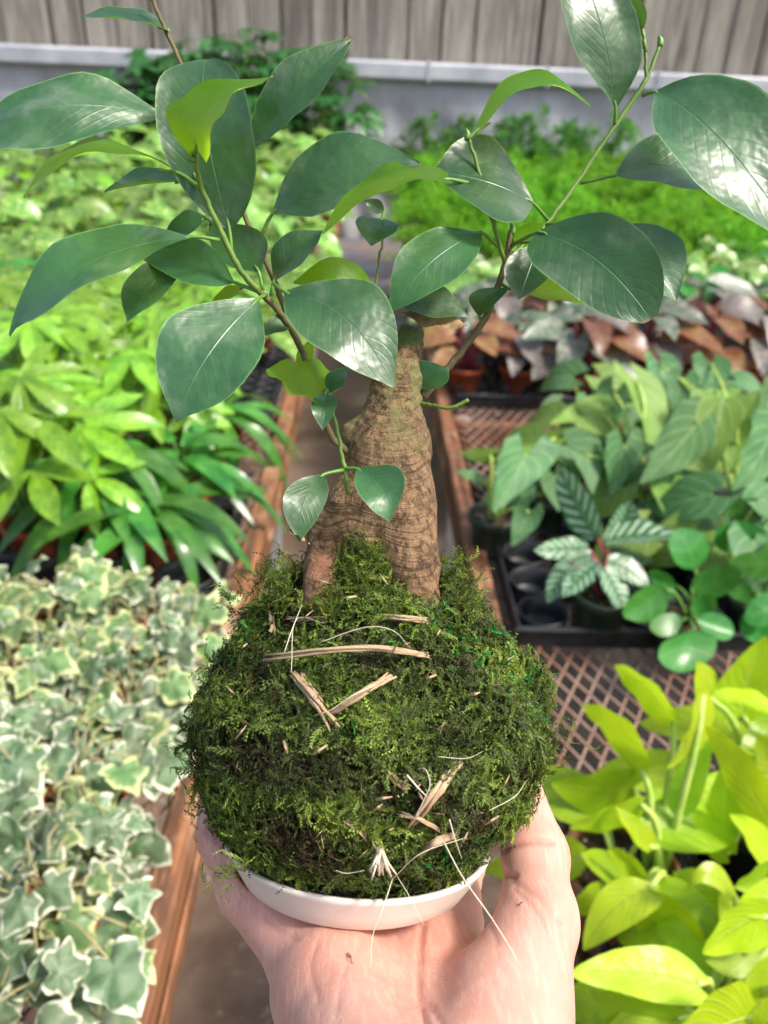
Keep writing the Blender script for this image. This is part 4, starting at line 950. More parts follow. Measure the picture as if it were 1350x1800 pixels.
# leaves: base, tip, edge one, edge two (x, y, depth), petiole start
Yg = 'ficus_young'
LV = [
 ((296, 52, .288), (140, 30, .285), (222, 28, .296), (228, 52, .279), (292, 60, .286), dict(kind='strap', arch=.05)),
 ((282, 202, .270), (-70, 262, .262), (112, 152, .266), (66, 288, .252), (352, 325, .25), dict(arch=.10, cup=.5)),
 ((403, 402, .256), (362, 104, .262), (276, 216, .254), (452, 222, .250), (408, 450, .258), dict(kind='round', arch=.02, cup=.55)),
 ((345, 262, .232), (480, 134, .226), (322, 172, .236), (412, 194, .214), (343, 272, .240), dict(mat=Yg, kind='neon', wave=.03)),
 ((440, 262, .280), (618, 70, .272), (494, 128, .274), (566, 182, .268), (425, 372, .284), dict(arch=.03)),
 ((314, 304, .252), (42, 348, .236), (158, 272, .262), (178, 300, .232), (352, 330, .249), dict(mat=Yg, arch=.10)),
 ((326, 320, .262), (184, 338, .262), (258, 314, .276), (250, 340, .254), (370, 340, .262), dict(arch=.05)),
 ((455, 478, .262), (368, 392, .268), (384, 456, .268), (466, 410, .262), (462, 510, .263), dict(arch=.02)),
 ((336, 416, .252), (18, 592, .240), (128, 444, .248), (172, 532, .236), (386, 422, .255), dict(arch=.08)),
 ((411, 496, .262), (252, 456, .268), (346, 424, .270), (332, 508, .262), (452, 512, .262), dict(arch=.03)),
 ((304, 448, .272), (224, 566, .262), (222, 500, .266), (312, 506, .266), (330, 440, .27), dict(arch=.04)),
 ((452, 527, .254), (310, 742, .240), (284, 586, .244), (448, 672, .240), (468, 518, .262), dict(arch=.04)),
 ((502, 514, .256), (692, 682, .244), (672, 518, .250), (538, 614, .240), (482, 500, .266), dict(arch=.05)),
 ((660, 508, .276), (516, 497, .270), (592, 456, .270), (584, 526, .264), (664, 520, .283), dict(mat=Yg)),
 ((482, 492, .268), (568, 405, .262), (496, 424, .266), (546, 462, .260), (476, 520, .268), dict(arch=.05)),
 ((478, 376, .276), (738, 288, .262), (582, 244, .272), (622, 374, .258), (458, 420, .279), dict(arch=.05)),
 ((792, 315, .262), (566, 410, .246), (672, 312, .262), (694, 352, .246), (845, 327, .270), dict(mat=Yg, kind='strap', arch=.06)),
 ((936, 356, .276), (758, 302, .268), (842, 244, .280), (872, 404, .258), (964, 388, .286), dict(arch=.03, cup=.3)),
 ((838, 230, .268), (1038, 186, .262), (926, 158, .280), (938, 192, .262), (822, 246, .268), dict(mat=Yg, kind='strap', arch=.16)),
 ((1082, 190, .284), (1006, -80, .272), (980, 36, .268), (1120, 44, .276), (1080, 222, .288), dict(arch=.03, cup=.7)),
 ((1130, 52, .283), (1010, -42, .272), (1050, -26, .274), (1118, -14, .274), (1135, 92, .284), dict(arch=.03)),
 ((1152, 162, .280), (1420, 452, .262), (1336, 196, .268), (1186, 330, .262), (1130, 168, .286), dict(arch=.06, cup=.4)),
 ((1082, 308, .288), (1312, 352, .284), (1170, 248, .290), (1188, 342, .276), (1020, 322, .288), dict(arch=.02)),
 ((946, 408, .264), (1144, 562, .246), (1126, 408, .247), (980, 512, .256), (898, 432, .279), dict(kind='round', arch=.06)),
 ((1086, 396, .274), (1188, 528, .266), (1192, 432, .272), (1102, 492, .266), (960, 395, .285), dict(arch=.03)),
 ((896, 508, .278), (1034, 534, .264), (976, 478, .276), (962, 534, .262), (880, 498, .28), dict(mat=Yg)),
 ((948, 424, .272), (912, 526, .266), (884, 474, .270), (974, 482, .268), (900, 428, .279), dict(arch=.03)),
 ((842, 556, .282), (898, 506, .276), (830, 514, .278), (874, 534, .276), (850, 566, .281), dict(arch=.03)),
 ((846, 408, .270), (684, 548, .258), (716, 430, .264), (808, 496, .256), (882, 440, .279), dict(arch=.04)),
 ((684, 520, .278), (822, 556, .270), (766, 500, .276), (744, 560, .268), (668, 540, .284), dict(arch=.03)),
 ((672, 384, .280), (652, 432, .272), (622, 396, .274), (700, 412, .274), (674, 374, .284), dict(arch=.06)),
 ((674, 372, .284), (640, 352, .276), (652, 374, .278), (664, 350, .278), None, dict(arch=.03)),
 ((734, 684, .281), (788, 648, .276), (734, 636, .28), (786, 678, .275), (738, 700, .282), dict(arch=.04)),
 ((582, 692, .262), (470, 648, .248), (540, 636, .268), (508, 704, .244), (576, 690, .26), dict(mat=Yg, kind='neon', wave=.05)),
 ((578, 690, .260), (606, 646, .264), (575, 660, .266), (608, 676, .258), None, dict(arch=.02)),
 ((546, 598, .272), (536, 658, .268), (520, 628, .270), (552, 626, .268), (540, 590, .268), dict(mat=Yg)),
 ((571, 692, .256), (567, 756, .248), (546, 718, .250), (594, 716, .250), (575, 686, .26), dict(arch=.04)),
 ((569, 834, .258), (526, 954, .246), (496, 872, .248), (572, 890, .250), (604, 826, .261), dict(arch=.03)),
 ((627, 824, .258), (684, 918, .246), (712, 838, .250), (634, 884, .246), (606, 824, .261), dict(arch=.03)),
 ((516, 576, .268), (460, 592, .262), (482, 558, .266), (490, 590, .260), (524, 578, .267), dict()),
 ((430, 504, .268), (366, 548, .272), (394, 512, .276), (404, 534, .268), (450, 510, .264), dict(mat=Yg)),
 ((906, 436, .284), (955, 392, .282), (912, 402, .286), (944, 428, .28), (896, 446, .279), dict(mat=Yg)),
 ((364, 384, .272), (284, 424, .272), (322, 378, .276), (326, 424, .268), (386, 400, .256), dict()),
 ((640, 648, .272), (596, 624, .27), (610, 648, .272), (620, 622, .27), None, dict()),
]
for k, (b_, t_, l_, r_, pet, kw) in enumerate(LV):
    l_ = np.array(l_, float); r_ = np.array(r_, float); c_ = (l_ + r_) / 2; l_ = c_ + (l_ - c_) * .95; r_ = c_ + (r_ - c_) * .95
    kw = dict(kw); mt = kw.pop('mat', 'ficus')
    add_leaf(root, mt, P(*b_), P(*t_), P(*l_), P(*r_), petiole=P(*pet) if pet else None, kind=kw.pop('kind', 'ficus'), wave=kw.pop('wave', 0.012), cup=kw.pop('cup', 0.2), nu=4, nv=16, seed=k, **kw)
# withered leaf under the leaves at the stump, and a dry leaf tip
o = add_leaf(root, 'dry', P(702, 548, .276), P(822, 572, .268), P(765, 545, .274), P(752, 578, .272), kind='lance', wave=.05, arch=.05, name='withered_leaf', label='brown withered leaf curled above the cut stump')
o = add_leaf(root, 'dry', P(604, 76, .2735), P(620, 66, .272), P(611, 66, .274), P(616, 76, .271), kind='lance', name='withered_tip', label='brown curled leaf tip')
o = add_leaf(root, 'dry', P(545, 955, .25), P(505, 930, .245), P(520, 938, .25), P(528, 950, .245), kind='lance', wave=.05, name='withered_leaf', label='small brown withered leaf at the foot of the trunk')

# ---- moss ball
def ball_r(u):                               # radius of the ball along unit directions (camera axes)
    return BR * (1 + 0.034 * wob(u[..., 0], u[..., 1], u[..., 2], 5, 8) + 0.036 * wob(u[..., 0], u[..., 1], u[..., 2], 13, 8, 4) + 0.014 * wob(u[..., 0], u[..., 1], u[..., 2], 29, 8, 7)) * (1 - 0.07 * np.clip(-u[..., 1], 0, 1) ** 2 - 0.075 * np.exp(-((u[..., 1] - .55) / .28) ** 2))
def moss_core():
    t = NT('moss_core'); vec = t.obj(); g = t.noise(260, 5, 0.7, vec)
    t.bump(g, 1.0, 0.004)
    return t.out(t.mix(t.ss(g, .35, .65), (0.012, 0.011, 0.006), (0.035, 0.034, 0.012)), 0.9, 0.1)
nth, nph = 60, 90
th = np.linspace(0.0, math.pi, nth); ph = np.linspace(0, 2 * math.pi, nph, endpoint=False)
U = np.array([[(math.sin(a) * math.cos(b), math.cos(a), math.sin(a) * math.sin(b)) for b in ph] for a in th])
cv = BALL + U * BSC * (ball_r(U) * 0.965)[..., None]
cq = np.array([(i * nph + k, i * nph + (k + 1) % nph, (i + 1) * nph + (k + 1) % nph, (i + 1) * nph + k) for i in range(nth - 1) for k in range(nph)])
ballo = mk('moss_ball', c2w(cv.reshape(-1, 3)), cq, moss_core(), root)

def sprig(seed, n=9, kind=0):
    rs = np.random.RandomState(seed); V = []; T = []; c = 0
    p = spline([(0, 0, 0), (rs.uniform(-.12, .12), .35, rs.uniform(.0, .15)), (rs.uniform(-.25, .25), .7, rs.uniform(-.05, .25)), (rs.uniform(-.3, .3), 1, rs.uniform(-.25, .2))], n + 1)
    def strip(a, b, wd, nrm):
        nonlocal c
        d = b - a; s = np.cross(d, nrm); s = s / (np.linalg.norm(s) + 1e-9) * wd
        V.extend([a - s, a + s, b]); T.append((c, c + 1, c + 2)); c += 3
    for i in range(n):
        strip(p[i], p[i + 1] + (p[i + 1] - p[i]) * .4, .018, rs.normal(size=3))
    for i in range(1, n + 1):
        tg = p[i] - p[i - 1]; tg /= np.linalg.norm(tg)
        for sd in (-1, 1):
            s = np.cross(tg, (0, 0, 1)) * sd + np.array([0, 0, rs.uniform(-.3, .6)]); s /= np.linalg.norm(s)
            L = (.22 if kind == 0 else .15) * (1.15 - .7 * i / n) * rs.uniform(.7, 1.2)
            e = p[i] + (s * .8 + tg * .75) * L
            strip(p[i], e, .034 if kind == 0 else .042, np.array([0, 0, 1.0]) + rs.normal(size=3) * .4)
            if kind == 0 and i < n - 1: strip(p[i] + (e - p[i]) * .4, p[i] + (e - p[i]) * .55 + (tg + s * .2) * L * .55, .026, np.array([0, 0, 1.0]) + rs.normal(size=3) * .4)
    return np.array(V), np.array(T)
def braid(seed, n=11):                        # a plaited moss shoot with overlapping scale leaves
    rs = np.random.RandomState(seed); V = []; T = []; c = 0
    p = spline([(0, 0, 0), (rs.uniform(-.2, .2), .35, rs.uniform(.0, .2)), (rs.uniform(-.35, .35), .7, rs.uniform(-.05, .2)), (rs.uniform(-.5, .5), 1, rs.uniform(-.3, .1))], n + 2)
    for i in range(n):
        tg = p[i + 1] - p[i]; tg /= np.linalg.norm(tg)
        for k in range(3):
            a = k * 2.09 + i * 1.05 + rs.uniform(-.2, .2); s = np.cross(tg, (0, 0, 1)); s /= np.linalg.norm(s); q = np.cross(s, tg); d = s * math.cos(a) + q * math.sin(a); e = np.cross(d, tg)
            w_ = .13 * (1.1 - .6 * i / n)
            V.extend([p[i] + e * w_ * .6, p[i] - e * w_ * .6, p[i] + tg * .14 + d * w_]); T.append((c, c + 1, c + 2)); c += 3
    return np.array(V), np.array(T)
SPR = [sprig(s, 8 if s % 2 else 9, s % 2) for s in range(10)] + [braid(s) for s in range(50, 55)]
def moss(n, keep, size, lift, seed, palette, clump, shell=(0.955, 1.01), use=tuple(range(10)) + (10, 11, 12)):
    rs = np.random.RandomState(seed); VV = []; TT = []; CC = []; off = 0
    u = rs.normal(size=(n, 3)); u /= np.linalg.norm(u, axis=1)[:, None]; u = u[keep(u)]
    n = len(u); base = BALL + u * BSC * (ball_r(u) * rs.uniform(*shell, n))[:, None]
    t1 = np.cross(u, rs.normal(size=(n, 3))); t1 /= np.linalg.norm(t1, axis=1)[:, None]
    # sprigs lie down mostly and run roughly downhill
    t1 = t1 + np.array([0, -0.35, 0]) ; t1 -= u * np.sum(t1 * u, 1)[:, None]; t1 /= np.linalg.norm(t1, axis=1)[:, None]
    el = rs.uniform(lift[0], lift[1], n)
    y = t1 * np.cos(el)[:, None] + u * np.sin(el)[:, None]; x = np.cross(y, u); x /= np.linalg.norm(x, axis=1)[:, None]; z = np.cross(x, y)
    s = rs.uniform(size[0], size[1], n)
    f1 = wob(u[:, 0], u[:, 1], u[:, 2], clump, 10, seed) + rs.normal(scale=.45, size=n)
    pal = np.array(palette); q = np.clip((f1 + 1.7) / 3.4, 0, .999) * (len(pal) - 1); i0 = q.astype(int); fr = (q - i0)[:, None]
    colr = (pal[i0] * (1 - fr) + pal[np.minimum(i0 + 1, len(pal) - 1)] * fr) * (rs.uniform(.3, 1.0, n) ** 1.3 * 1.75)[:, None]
    which = rs.choice(use, n)
    for k, (sv, stt) in enumerate(SPR):
        m = np.where(which == k)[0]
        if len(m) == 0: continue
        v = base[m][:, None] + s[m][:, None, None] * (sv[None, :, 0:1] * x[m][:, None] + sv[None, :, 1:2] * y[m][:, None] + sv[None, :, 2:3] * z[m][:, None])
        VV.append(v.reshape(-1, 3)); TT.append((stt[None] + off + (np.arange(len(m)) * len(sv))[:, None, None]).reshape(-1, 3)); off += len(m) * len(sv)
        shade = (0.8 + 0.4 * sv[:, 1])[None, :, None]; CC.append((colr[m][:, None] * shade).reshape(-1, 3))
    return np.concatenate(VV), np.concatenate(TT), np.concatenate(CC)
def moss_mat():
    t = NT('moss_frond'); at = t.n('Attribute'); at.attribute_name = 'tint'
    t.out(at.outputs['Color'], 0.55, 0.35)
    tr = t.n('BsdfTranslucent'); t.l(t.mix(1.0, at.outputs['Color'], (1.6, 1.5, 0.8), 'MULTIPLY'), tr.inputs['Color'])
    mx = t.n('MixShader'); mx.inputs[0].default_value = .3
    t.l(t.b.outputs[0], mx.inputs[1]); t.l(tr.outputs[0], mx.inputs[2]); t.l(mx.outputs[0], t.o.inputs['Surface']); return t.m
MAT['moss'] = moss_mat()
vis = lambda u: (u[:, 2] > -0.35) & (u[:, 1] > -0.86)
pal = [(.070, .046, .022), (.055, .054, .018), (.062, .084, .020), (.098, .150, .026), (.135, .190, .032), (.145, .245, .036), (.26, .32, .05)]
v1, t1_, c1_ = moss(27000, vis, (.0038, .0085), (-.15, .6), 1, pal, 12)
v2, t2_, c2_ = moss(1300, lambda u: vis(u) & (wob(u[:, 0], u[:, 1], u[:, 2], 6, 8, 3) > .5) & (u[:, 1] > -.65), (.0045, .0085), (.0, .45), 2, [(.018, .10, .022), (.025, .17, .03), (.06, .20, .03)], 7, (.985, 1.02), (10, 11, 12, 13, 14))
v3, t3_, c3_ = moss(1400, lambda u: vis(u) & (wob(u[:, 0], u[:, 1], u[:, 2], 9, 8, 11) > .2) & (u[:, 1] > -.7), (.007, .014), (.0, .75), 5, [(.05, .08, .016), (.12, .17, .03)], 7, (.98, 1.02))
def mound(n, seed, spots):                    # moss gathered up round the roots
    rs = np.random.RandomState(seed); VV = []; TT = []; CC = []; off = 0
    for (px, py, d, sp) in spots:
        c = CP(px, py, d)
        for _ in range(n):
            sv, stt = SPR[rs.randint(10)]
            y = rs.normal(size=3) + np.array([0, .5, .6]); y /= np.linalg.norm(y); x = np.cross(y, rs.normal(size=3)); x /= np.linalg.norm(x); z = np.cross(x, y)
            b = c + rs.normal(size=3) * sp * np.array([1, .6, .6])
            VV.append(b + rs.uniform(.004, .008) * (sv[:, 0:1] * x + sv[:, 1:2] * y + sv[:, 2:3] * z)); TT.append(stt + off); off += len(sv)
            CC.append(np.tile(np.array(pal[rs.randint(2, 7)]) * rs.uniform(.6, 1.3), (len(sv), 1)))
    return np.concatenate(VV), np.concatenate(TT), np.concatenate(CC)
v4, t4_, c4_ = mound(60, 8, [(622, 985, .262, .0035), (640, 965, .266, .003), (612, 1010, .258, .003), (650, 985, .262, .003), (640, 1000, .266, .004), (660, 1025, .260, .004), (620, 1030, .260, .003), (690, 1050, .258, .003), (510, 1000, .270, .004), (485, 1020, .270, .004), (640, 1045, .256, .004), (792, 1000, .274, .003), (810, 1030, .268, .004), (600, 1055, .254, .003), (470, 1045, .270, .004), (500, 1050, .26, .003), (690, 1085, .248, .003), (815, 1060, .26, .004), (560, 1075, .250, .003)])
# hanging wisps at the outline
v5, t5_, c5_ = mound(17, 9, [(345, 1300, .285, .004), (340, 1430, .275, .004), (985, 1290, .285, .004), (965, 1345, .283, .004), (395, 1545, .245, .003), (415, 1525, .242, .003), (330, 1340, .284, .004), (410, 1050, .285, .004)])
vs = [v1, v2, v3, v4, v5]; ts = [t1_, t2_, t3_, t4_, t5_]; offs = np.cumsum([0] + [len(v) for v in vs[:-1]])
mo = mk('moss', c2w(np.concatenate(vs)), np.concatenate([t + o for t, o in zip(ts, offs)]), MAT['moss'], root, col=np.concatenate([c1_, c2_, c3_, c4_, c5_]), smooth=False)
mo['kind'] = 'stuff'

# ---- binding twine and fibres
def raffia():
    t = NT('raffia_fibre'); uv = t.n('UVMap').outputs[0]
    g = t.noise(8, 4, .6, t.scaled(uv, (5, .6, 1)), .3)
    t.bump(g, .6, .0008)
    return t.out(t.mix(t.ss(g, .3, .7), (.36, .23, .12), (.76, .58, .37)), .6, .3)
MAT['raffia'] = raffia()
MAT['fibre'] = plain('pale_fibre', (.66, .56, .40), (.80, .73, .58), 300, .5, .4, .1)
def onball(px, py, ex):
    r = CP(px, py, 1.0); r = r / np.linalg.norm(r); b = np.dot(r, BALL); rad = BR + ex
    h = b * b - np.dot(BALL, BALL) + rad * rad
    return r * (b - math.sqrt(max(h, 0)))
for pts, wd, ex in (([(465, 1163), (560, 1148), (640, 1141), (700, 1146), (750, 1155)], 5.5, .005), ([(665, 1083), (715, 1087), (760, 1093)], 4.5, .005), ([(508, 1090), (575, 1086)], 3.5, .004),
                    ([(513, 1183), (550, 1230), (585, 1273)], 5, .005), ([(530, 1188), (566, 1240)], 3.5, .005), ([(580, 1256), (640, 1216), (692, 1186)], 6, .005), ([(517, 1222), (541, 1288)], 4.5, .004),
                    ([(678, 1353), (716, 1387)], 5, .005), ([(728, 1447), (765, 1395), (802, 1343)], 7, .007), ([(474, 1078), (481, 1112)], 4.5, .004), ([(608, 1440), (646, 1472)], 4, .004), ([(705, 1358), (742, 1368)], 5, .004),
                    ([(765, 1310), (782, 1262)], 4, .004), ([(700, 1430), (740, 1440), (790, 1470)], 3.5, .005), ([(735, 1500), (765, 1478), (800, 1468)], 4.5, .006), ([(820, 1425), (850, 1428)], 3.5, .005), ([(844, 1075), (860, 1120)], 2.5, .005)):
    p = spline([c2w(onball(x, y, ex - .0012 + (-.0045 if k in (0, len(pts) - 1) else 0))) for k, (x, y) in enumerate(pts)], 14)
    b = MB()
    for j in range(6):                        # thin plies, frayed at the ends
        off = RNG.normal(size=3) * wd * m_ * .42; q0, q1 = RNG.normal(size=(2, 3)) * wd * m_ * .5; tt = np.linspace(0, 1, len(p))[:, None]
        b.tube(p + off + q0 * (1 - tt) ** 4 + q1 * tt ** 4 + RNG.normal(scale=.00008, size=p.shape), [wd * m_ * .28, wd * m_ * .56, wd * m_ * .28], 5)
    b.build('twine', MAT['raffia'], root)
def fib(pts, wd, name='fibre', mat='fibre'):
    b = MB(); b.tube(spline([P(*q) for q in pts], 16), [wd * m_ * .8, wd * m_ * .8, wd * m_ * .4], 5); return b.build(name, MAT[mat], root)
def ob(px, py, ex=.006): q = onball(px, py, ex); return (px, py, -q[2])
fib([ob(690, 1545), (672, 1600, .222), (655, 1645, .220), (652, 1700, .214)], .9)
fib([ob(698, 1540), (722, 1580, .222), (745, 1626, .222)], .7)
fib([ob(775, 1470, .008), (812, 1540, .216), (858, 1605, .213), (890, 1655, .210), (916, 1700, .207)], 1.0)
fib([ob(500, 1146), ob(514, 1105, .007), ob(531, 1063, .006)], .9)
fib([ob(728, 1442, .007), ob(748, 1400, .009), ob(756, 1378, .01), ob(748, 1352, .01), ob(734, 1352, .006)], 1.0)
fib([ob(580, 1250), ob(620, 1222, .008), ob(660, 1205, .005)], .8)
fib([ob(560, 1130), ob(640, 1103, .009), ob(690, 1108, .010), ob(722, 1140, .006)], .7)
fib([ob(512, 1180), ob(520, 1090, .004), ob(570, 1095, .006)], .6)
fib([ob(690, 1545), ob(740, 1500, .010), ob(820, 1472, .010)], .8)
fib([ob(640, 1530), ob(610, 1535, .008), ob(590, 1530, .008)], .7)
fib([ob(860, 1425), ob(905, 1400, .008), ob(925, 1372, .005)], .7)
fib([ob(770, 1330), ob(820, 1333, .008), ob(850, 1320, .004)], .6)
fib([ob(715, 1362), ob(735, 1385, .007), ob(752, 1402, .006)], 1.6)
fib([ob(790, 1440), ob(800, 1475, .007), ob(812, 1510, .006)], 1.2)
tuft = MB(); rs = np.random.RandomState(4)
for k in range(22):
    a = -.5 + 1.05 * k / 21 + rs.uniform(-.12, .12); L = rs.uniform(28, 58)
    e = (668 + math.sin(a) * L * 1.0, 1492 + math.cos(a) * L, -onball(668, 1520, .012)[2] + rs.uniform(-.002, .004))
    tuft.tube(spline([P(*ob(668 + rs.uniform(-5, 5), 1490, .003)), P(668 + math.sin(a) * L * .45, 1492 + math.cos(a) * L * .5, e[2]), P(*e)], 6), [2.0 * m_, 1.6 * m_, 1.0 * m_], 5)
tuft.build('twine_tuft', MAT['fibre'], root)
for k in range(110):                            # stray dry stalks in the moss
    a = rs.uniform(360, 950); bb = rs.uniform(1010, 1530)
    if (a - 655) ** 2 + (bb - 1275) ** 2 > 270 ** 2: continue
    q = rs.uniform(0, 6.28); L = rs.uniform(12, 34)
    fib([ob(a, bb, .003), ob(a + math.cos(q) * L * .5, bb + math.sin(q) * L * .5, .007), ob(a + math.cos(q) * L, bb + math.sin(q) * L, .004)], rs.uniform(.6, 2.6) if k % 3 == 0 else rs.uniform(.5, 1.5), 'stalk', 'stem_brown' if k % 3 else 'raffia')

# ------------------------------------------------------------------ saucer
def glaze():
    t = NT('ivory_glaze'); g = t.noise(60, 4, .6, t.obj())
    t.bump(t.noise(400, 2, .5, t.obj()), .06, .0005)
    t.m.node_tree.nodes['Principled BSDF'].inputs['Coat Weight'].default_value = .15
    return t.out(t.mix(t.ss(g, .35, .7), (.76, .69, .60), (.70, .62, .53)), .45, .5)
SCN = CP(628, 1473, .2865); prof = [(.0005, -.0118), (.030, -.0120), (.0405, -.0122), (.0418, -.0112), (.0445, -.0068), (.0482, -.0008), (.0492, .0006), (.0488, .0015), (.0474, .0014), (.0462, .0002), (.0425, -.0060), (.039, -.0088), (.0005, -.009)]
seg = 96; tl = R(-4.0)
sv = []
for r_, z_ in prof:
    for k in range(seg):
        a = 2 * math.pi * k / seg; x_, y_, zz = r_ * math.cos(a), z_, r_ * math.sin(a)
        sv.append(SCN + np.array([x_ * math.cos(tl) - y_ * math.sin(tl), x_ * math.sin(tl) + y_ * math.cos(tl), zz]))
sq_ = [(i * seg + k, (i + 1) * seg + k, (i + 1) * seg + (k + 1) % seg, i * seg + (k + 1) % seg) for i in range(len(prof) - 1) for k in range(seg)]
sroot = empty('saucer', c2w(SCN + np.array([0, -.012, 0])), 'ivory ceramic saucer resting on the palm under the moss ball', 'saucer')
mk('dish', c2w(np.array(sv)), sq_, glaze(), sroot)

# ------------------------------------------------------------------ the hand
def C3(px, py, d): return CP(px, py, d)
HP = [  # (from, to, r0, r1, squash, blend)
    (( .010, -.158, -.200), ( .008, -.154, -.300), .0215, .022, (1.25, .62, 1), .014),      # palm slab
    (( .0155, -.1575, -.178), ( .0355, -.1535, -.232), .0186, .0196, None, .010),              # ball of the thumb
    (( .0050, -.1555, -.176), (-.016, -.1525, -.246), .0188, .0180, None, .010),              # heel on the little finger side
    ((-.016, -.1525, -.246), (-.022, -.150, -.288), .0165, .0135, None, .010),
    (( .010, -.164, -.190), ( .010, -.172, -.120), .0265, .0235, (1.08, .85, 1), .016),     # wrist
    (( .010, -.172, -.120), ( .006, -.205, .060), .0245, .034, (1.2, .9, 1), .014),        # forearm
    (( .0375, -.1520, -.232), ( .0515, -.1355, -.256), .0172, .0130, None, .009),             # thumb
    (( .0515, -.1355, -.256), ( .0540, -.1225, -.276), .0120, .0113, None, .005),
    (( .0540, -.1225, -.276), ( .0530, -.1080, -.296), .0114, .0086, None, .004),
    ((-.030, -.1465, -.262), (-.0500, -.1370, -.279), .0125, .0098, None, .008),             # little finger
    ((-.0500, -.1370, -.279), (-.0620, -.1225, -.293), .0096, .0088, None, .004),
    ((-.0620, -.1225, -.293), (-.0660, -.1030, -.303), .0087, .0070, None, .004),
    ((-.014, -.152, -.295), (-.022, -.151, -.335), .0105, .0095, None, .006),                # ring
    ((-.022, -.151, -.335), (-.026, -.142, -.360), .0094, .0085, None, .004), ((-.026, -.142, -.360), (-.027, -.125, -.370), .0085, .007, None, .004),
    (( .006, -.153, -.297), ( .004, -.152, -.342), .0108, .0098, None, .006),                # middle
    (( .004, -.152, -.342), ( .003, -.142, -.370), .0097, .0088, None, .004), (( .003, -.142, -.370), ( .002, -.123, -.382), .0088, .0072, None, .004),
    (( .026, -.153, -.294), ( .033, -.152, -.334), .0106, .0096, None, .006),                # index
    (( .033, -.152, -.334), ( .037, -.142, -.360), .0095, .0086, None, .004), (( .037, -.142, -.360), ( .039, -.125, -.371), .0086, .007, None, .004)]
def hand_f(X, Y, Z):
    d = None
    for a, b, ra, rb, sq, k in HP:
        q = cone(X, Y, Z, a, b, ra, rb, sq); d = q if d is None else smin(d, q, k)
    d = d + .00035 * wob(X, Y, Z, 160, 8) + .00012 * wob(X, Y, Z, 420, 8, 6)
    # the saucer presses into the flesh
    ct, st_ = math.cos(tl), math.sin(tl); dx, dy = X - SCN[0], Y - SCN[1]; dz = Z - SCN[2]
    lx, ly = dx * ct + dy * st_, -dx * st_ + dy * ct; rr = np.sqrt(lx * lx + dz * dz)
    slope = (.0418 + (ly + .0122) * .57)
    sauc = np.maximum(rr - slope, np.maximum(-.0123 - ly, ly - .004)) - .0002
    return np.maximum(d, -sauc)
hv, hq = nets(hand_f, (-.085, -.248, -.40), (.085, -.090, .065), .0011)
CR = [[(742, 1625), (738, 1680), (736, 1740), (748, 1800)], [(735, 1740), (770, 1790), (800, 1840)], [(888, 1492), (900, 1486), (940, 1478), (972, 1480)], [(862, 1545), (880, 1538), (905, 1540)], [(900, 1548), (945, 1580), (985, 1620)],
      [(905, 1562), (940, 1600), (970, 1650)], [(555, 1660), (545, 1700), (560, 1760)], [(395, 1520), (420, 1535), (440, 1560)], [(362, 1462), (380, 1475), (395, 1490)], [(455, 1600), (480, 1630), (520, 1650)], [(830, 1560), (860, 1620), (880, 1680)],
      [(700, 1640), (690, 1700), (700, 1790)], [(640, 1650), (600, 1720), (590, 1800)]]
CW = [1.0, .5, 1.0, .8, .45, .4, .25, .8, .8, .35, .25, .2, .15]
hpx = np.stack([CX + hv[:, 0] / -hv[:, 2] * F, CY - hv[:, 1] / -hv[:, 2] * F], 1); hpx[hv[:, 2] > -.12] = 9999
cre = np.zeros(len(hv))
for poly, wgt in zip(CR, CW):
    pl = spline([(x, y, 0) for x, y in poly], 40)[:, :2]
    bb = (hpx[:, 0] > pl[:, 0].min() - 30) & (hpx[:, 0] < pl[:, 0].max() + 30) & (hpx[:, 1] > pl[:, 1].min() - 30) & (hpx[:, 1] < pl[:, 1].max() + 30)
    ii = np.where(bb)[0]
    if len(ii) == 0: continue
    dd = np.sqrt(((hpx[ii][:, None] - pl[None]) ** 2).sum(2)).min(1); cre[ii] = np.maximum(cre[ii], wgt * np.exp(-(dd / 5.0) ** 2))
nrm_ = np.zeros_like(hv)
fn = np.cross(hv[hq[:, 1]] - hv[hq[:, 0]], hv[hq[:, 2]] - hv[hq[:, 0]])
for c_ in range(4): np.add.at(nrm_, hq[:, c_], fn)
nrm_ /= np.linalg.norm(nrm_, axis=1)[:, None] + 1e-12
hv2 = hv - nrm_ * (cre * .0013)[:, None]
htint = np.zeros((len(hv), 3)); htint[:, 0] = cre
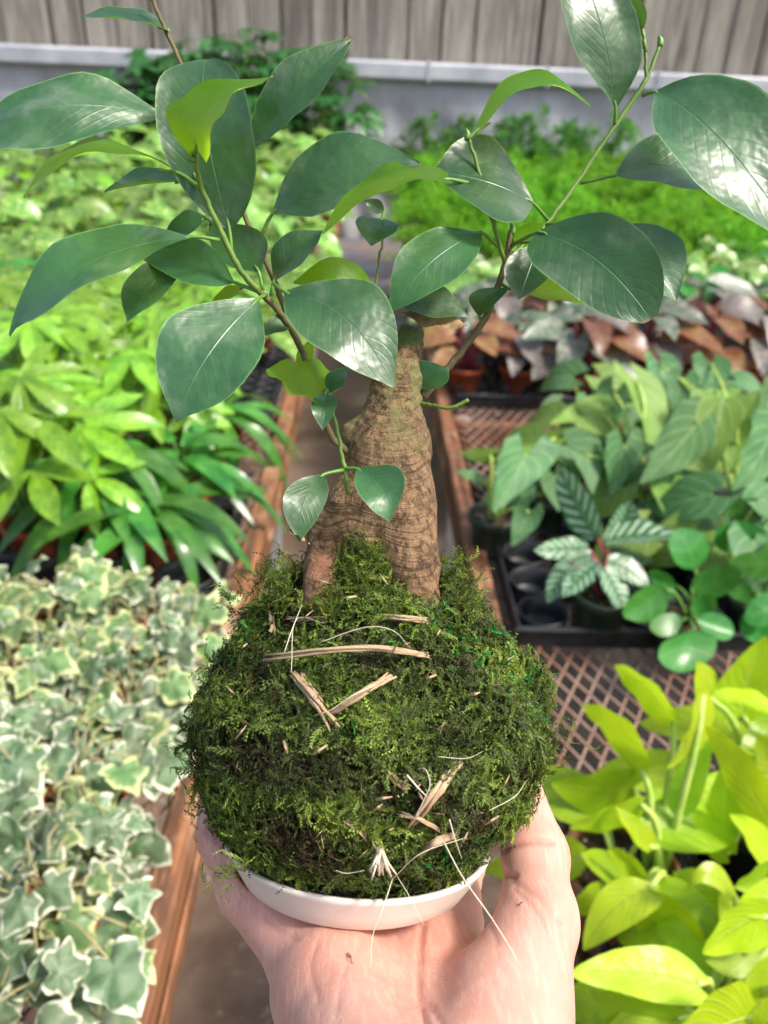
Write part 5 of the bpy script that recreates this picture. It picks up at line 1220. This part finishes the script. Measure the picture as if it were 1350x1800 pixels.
def skin():
    t = NT('skin'); vec = t.obj(); at = t.n('Attribute'); at.attribute_name = 'tint'
    sp = t.n('SeparateColor'); t.l(at.outputs['Color'], sp.inputs[0])
    g = t.noise(38, 4, .6, vec); g2 = t.noise(120, 4, .65, vec); fine = t.noise(1500, 3, .6, vec)
    c = t.mix(t.ss(g, .3, .7), (.58, .285, .212), (.64, .36, .282))
    c = t.mix(t.math('MULTIPLY', t.ss(g2, .5, .72), .28), c, (.66, .27, .21))
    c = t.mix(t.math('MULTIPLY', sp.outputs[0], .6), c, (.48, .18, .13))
    vo = t.n('TexVoronoi'); vo.feature = 'DISTANCE_TO_EDGE'; vo.inputs['Scale'].default_value = 420; t.l(t.scaled(vec, (1, .55, 1)), vo.inputs['Vector'])
    mp = t.n('Mapping'); t.l(vec, mp.inputs['Vector']); mp.inputs['Rotation'].default_value = (0, 0, R(38)); mp.inputs['Scale'].default_value = (1, .12, .5)
    ln = t.ss(t.noise(520, 3, .55, mp.outputs[0]), .5, .62)
    c = t.mix(t.math('MULTIPLY', ln, .18), c, (.80, .58, .48))
    fine = t.math('ADD', fine, t.math('MULTIPLY', ln, .35))
    t.bump(t.math('ADD', t.math('MULTIPLY', t.ss(vo.outputs[0], 0, .12), .6), t.math('MULTIPLY', fine, .5)), .15, .0005)
    t.b.inputs['Subsurface Weight'].default_value = .25
    t.b.inputs['Subsurface Radius'].default_value = (1.0, .35, .2); t.b.inputs['Subsurface Scale'].default_value = .004
    return t.out(c, .52, .35)
person = empty('person', c2w(np.array([.01, -.172, -.12])), 'bare hand held out palm up, carrying the saucer and bonsai', 'person')
mk('hand', c2w(hv2), hq, skin(), person, col=htint)
# crumbs of moss fallen on the palm

for px, py, s_, a_, lb in ((610, 1668, .0048, .4, 'tiny sprig of moss fallen on the palm below the dish'), (905, 1590, .0028, 2.0, 'dark speck of moss at the base of the thumb')):
    ray = CP(px, py, 1.0); ray = ray / np.linalg.norm(ray)
    rel = hv2 - 0; al = rel @ ray; off_ = np.linalg.norm(rel - al[:, None] * ray, axis=1); near = np.where(off_ < .0012)[0]
    if len(near) == 0: continue
    i_ = near[np.argmin(al[near])]; p_ = c2w(hv2[i_]); n_ = Vector(RW @ nrm_[i_])
    if n_.dot(Vector(CAM - p_)) < 0: n_ = -n_
    sv, stt = SPR[2]
    cm = mesh('moss_crumb', sv, stt, MAT['moss'], col=np.tile((.06, .06, .02), (len(sv), 1)), smooth=False)
    o = add('moss_crumb', cm, None, aim(Vector(p_) + n_ * .0006, Vector((math.cos(a_), math.sin(a_), 0)).cross(n_), n_, s_)); tag(o, lb, 'moss crumb', 'moss crumbs on the palm')
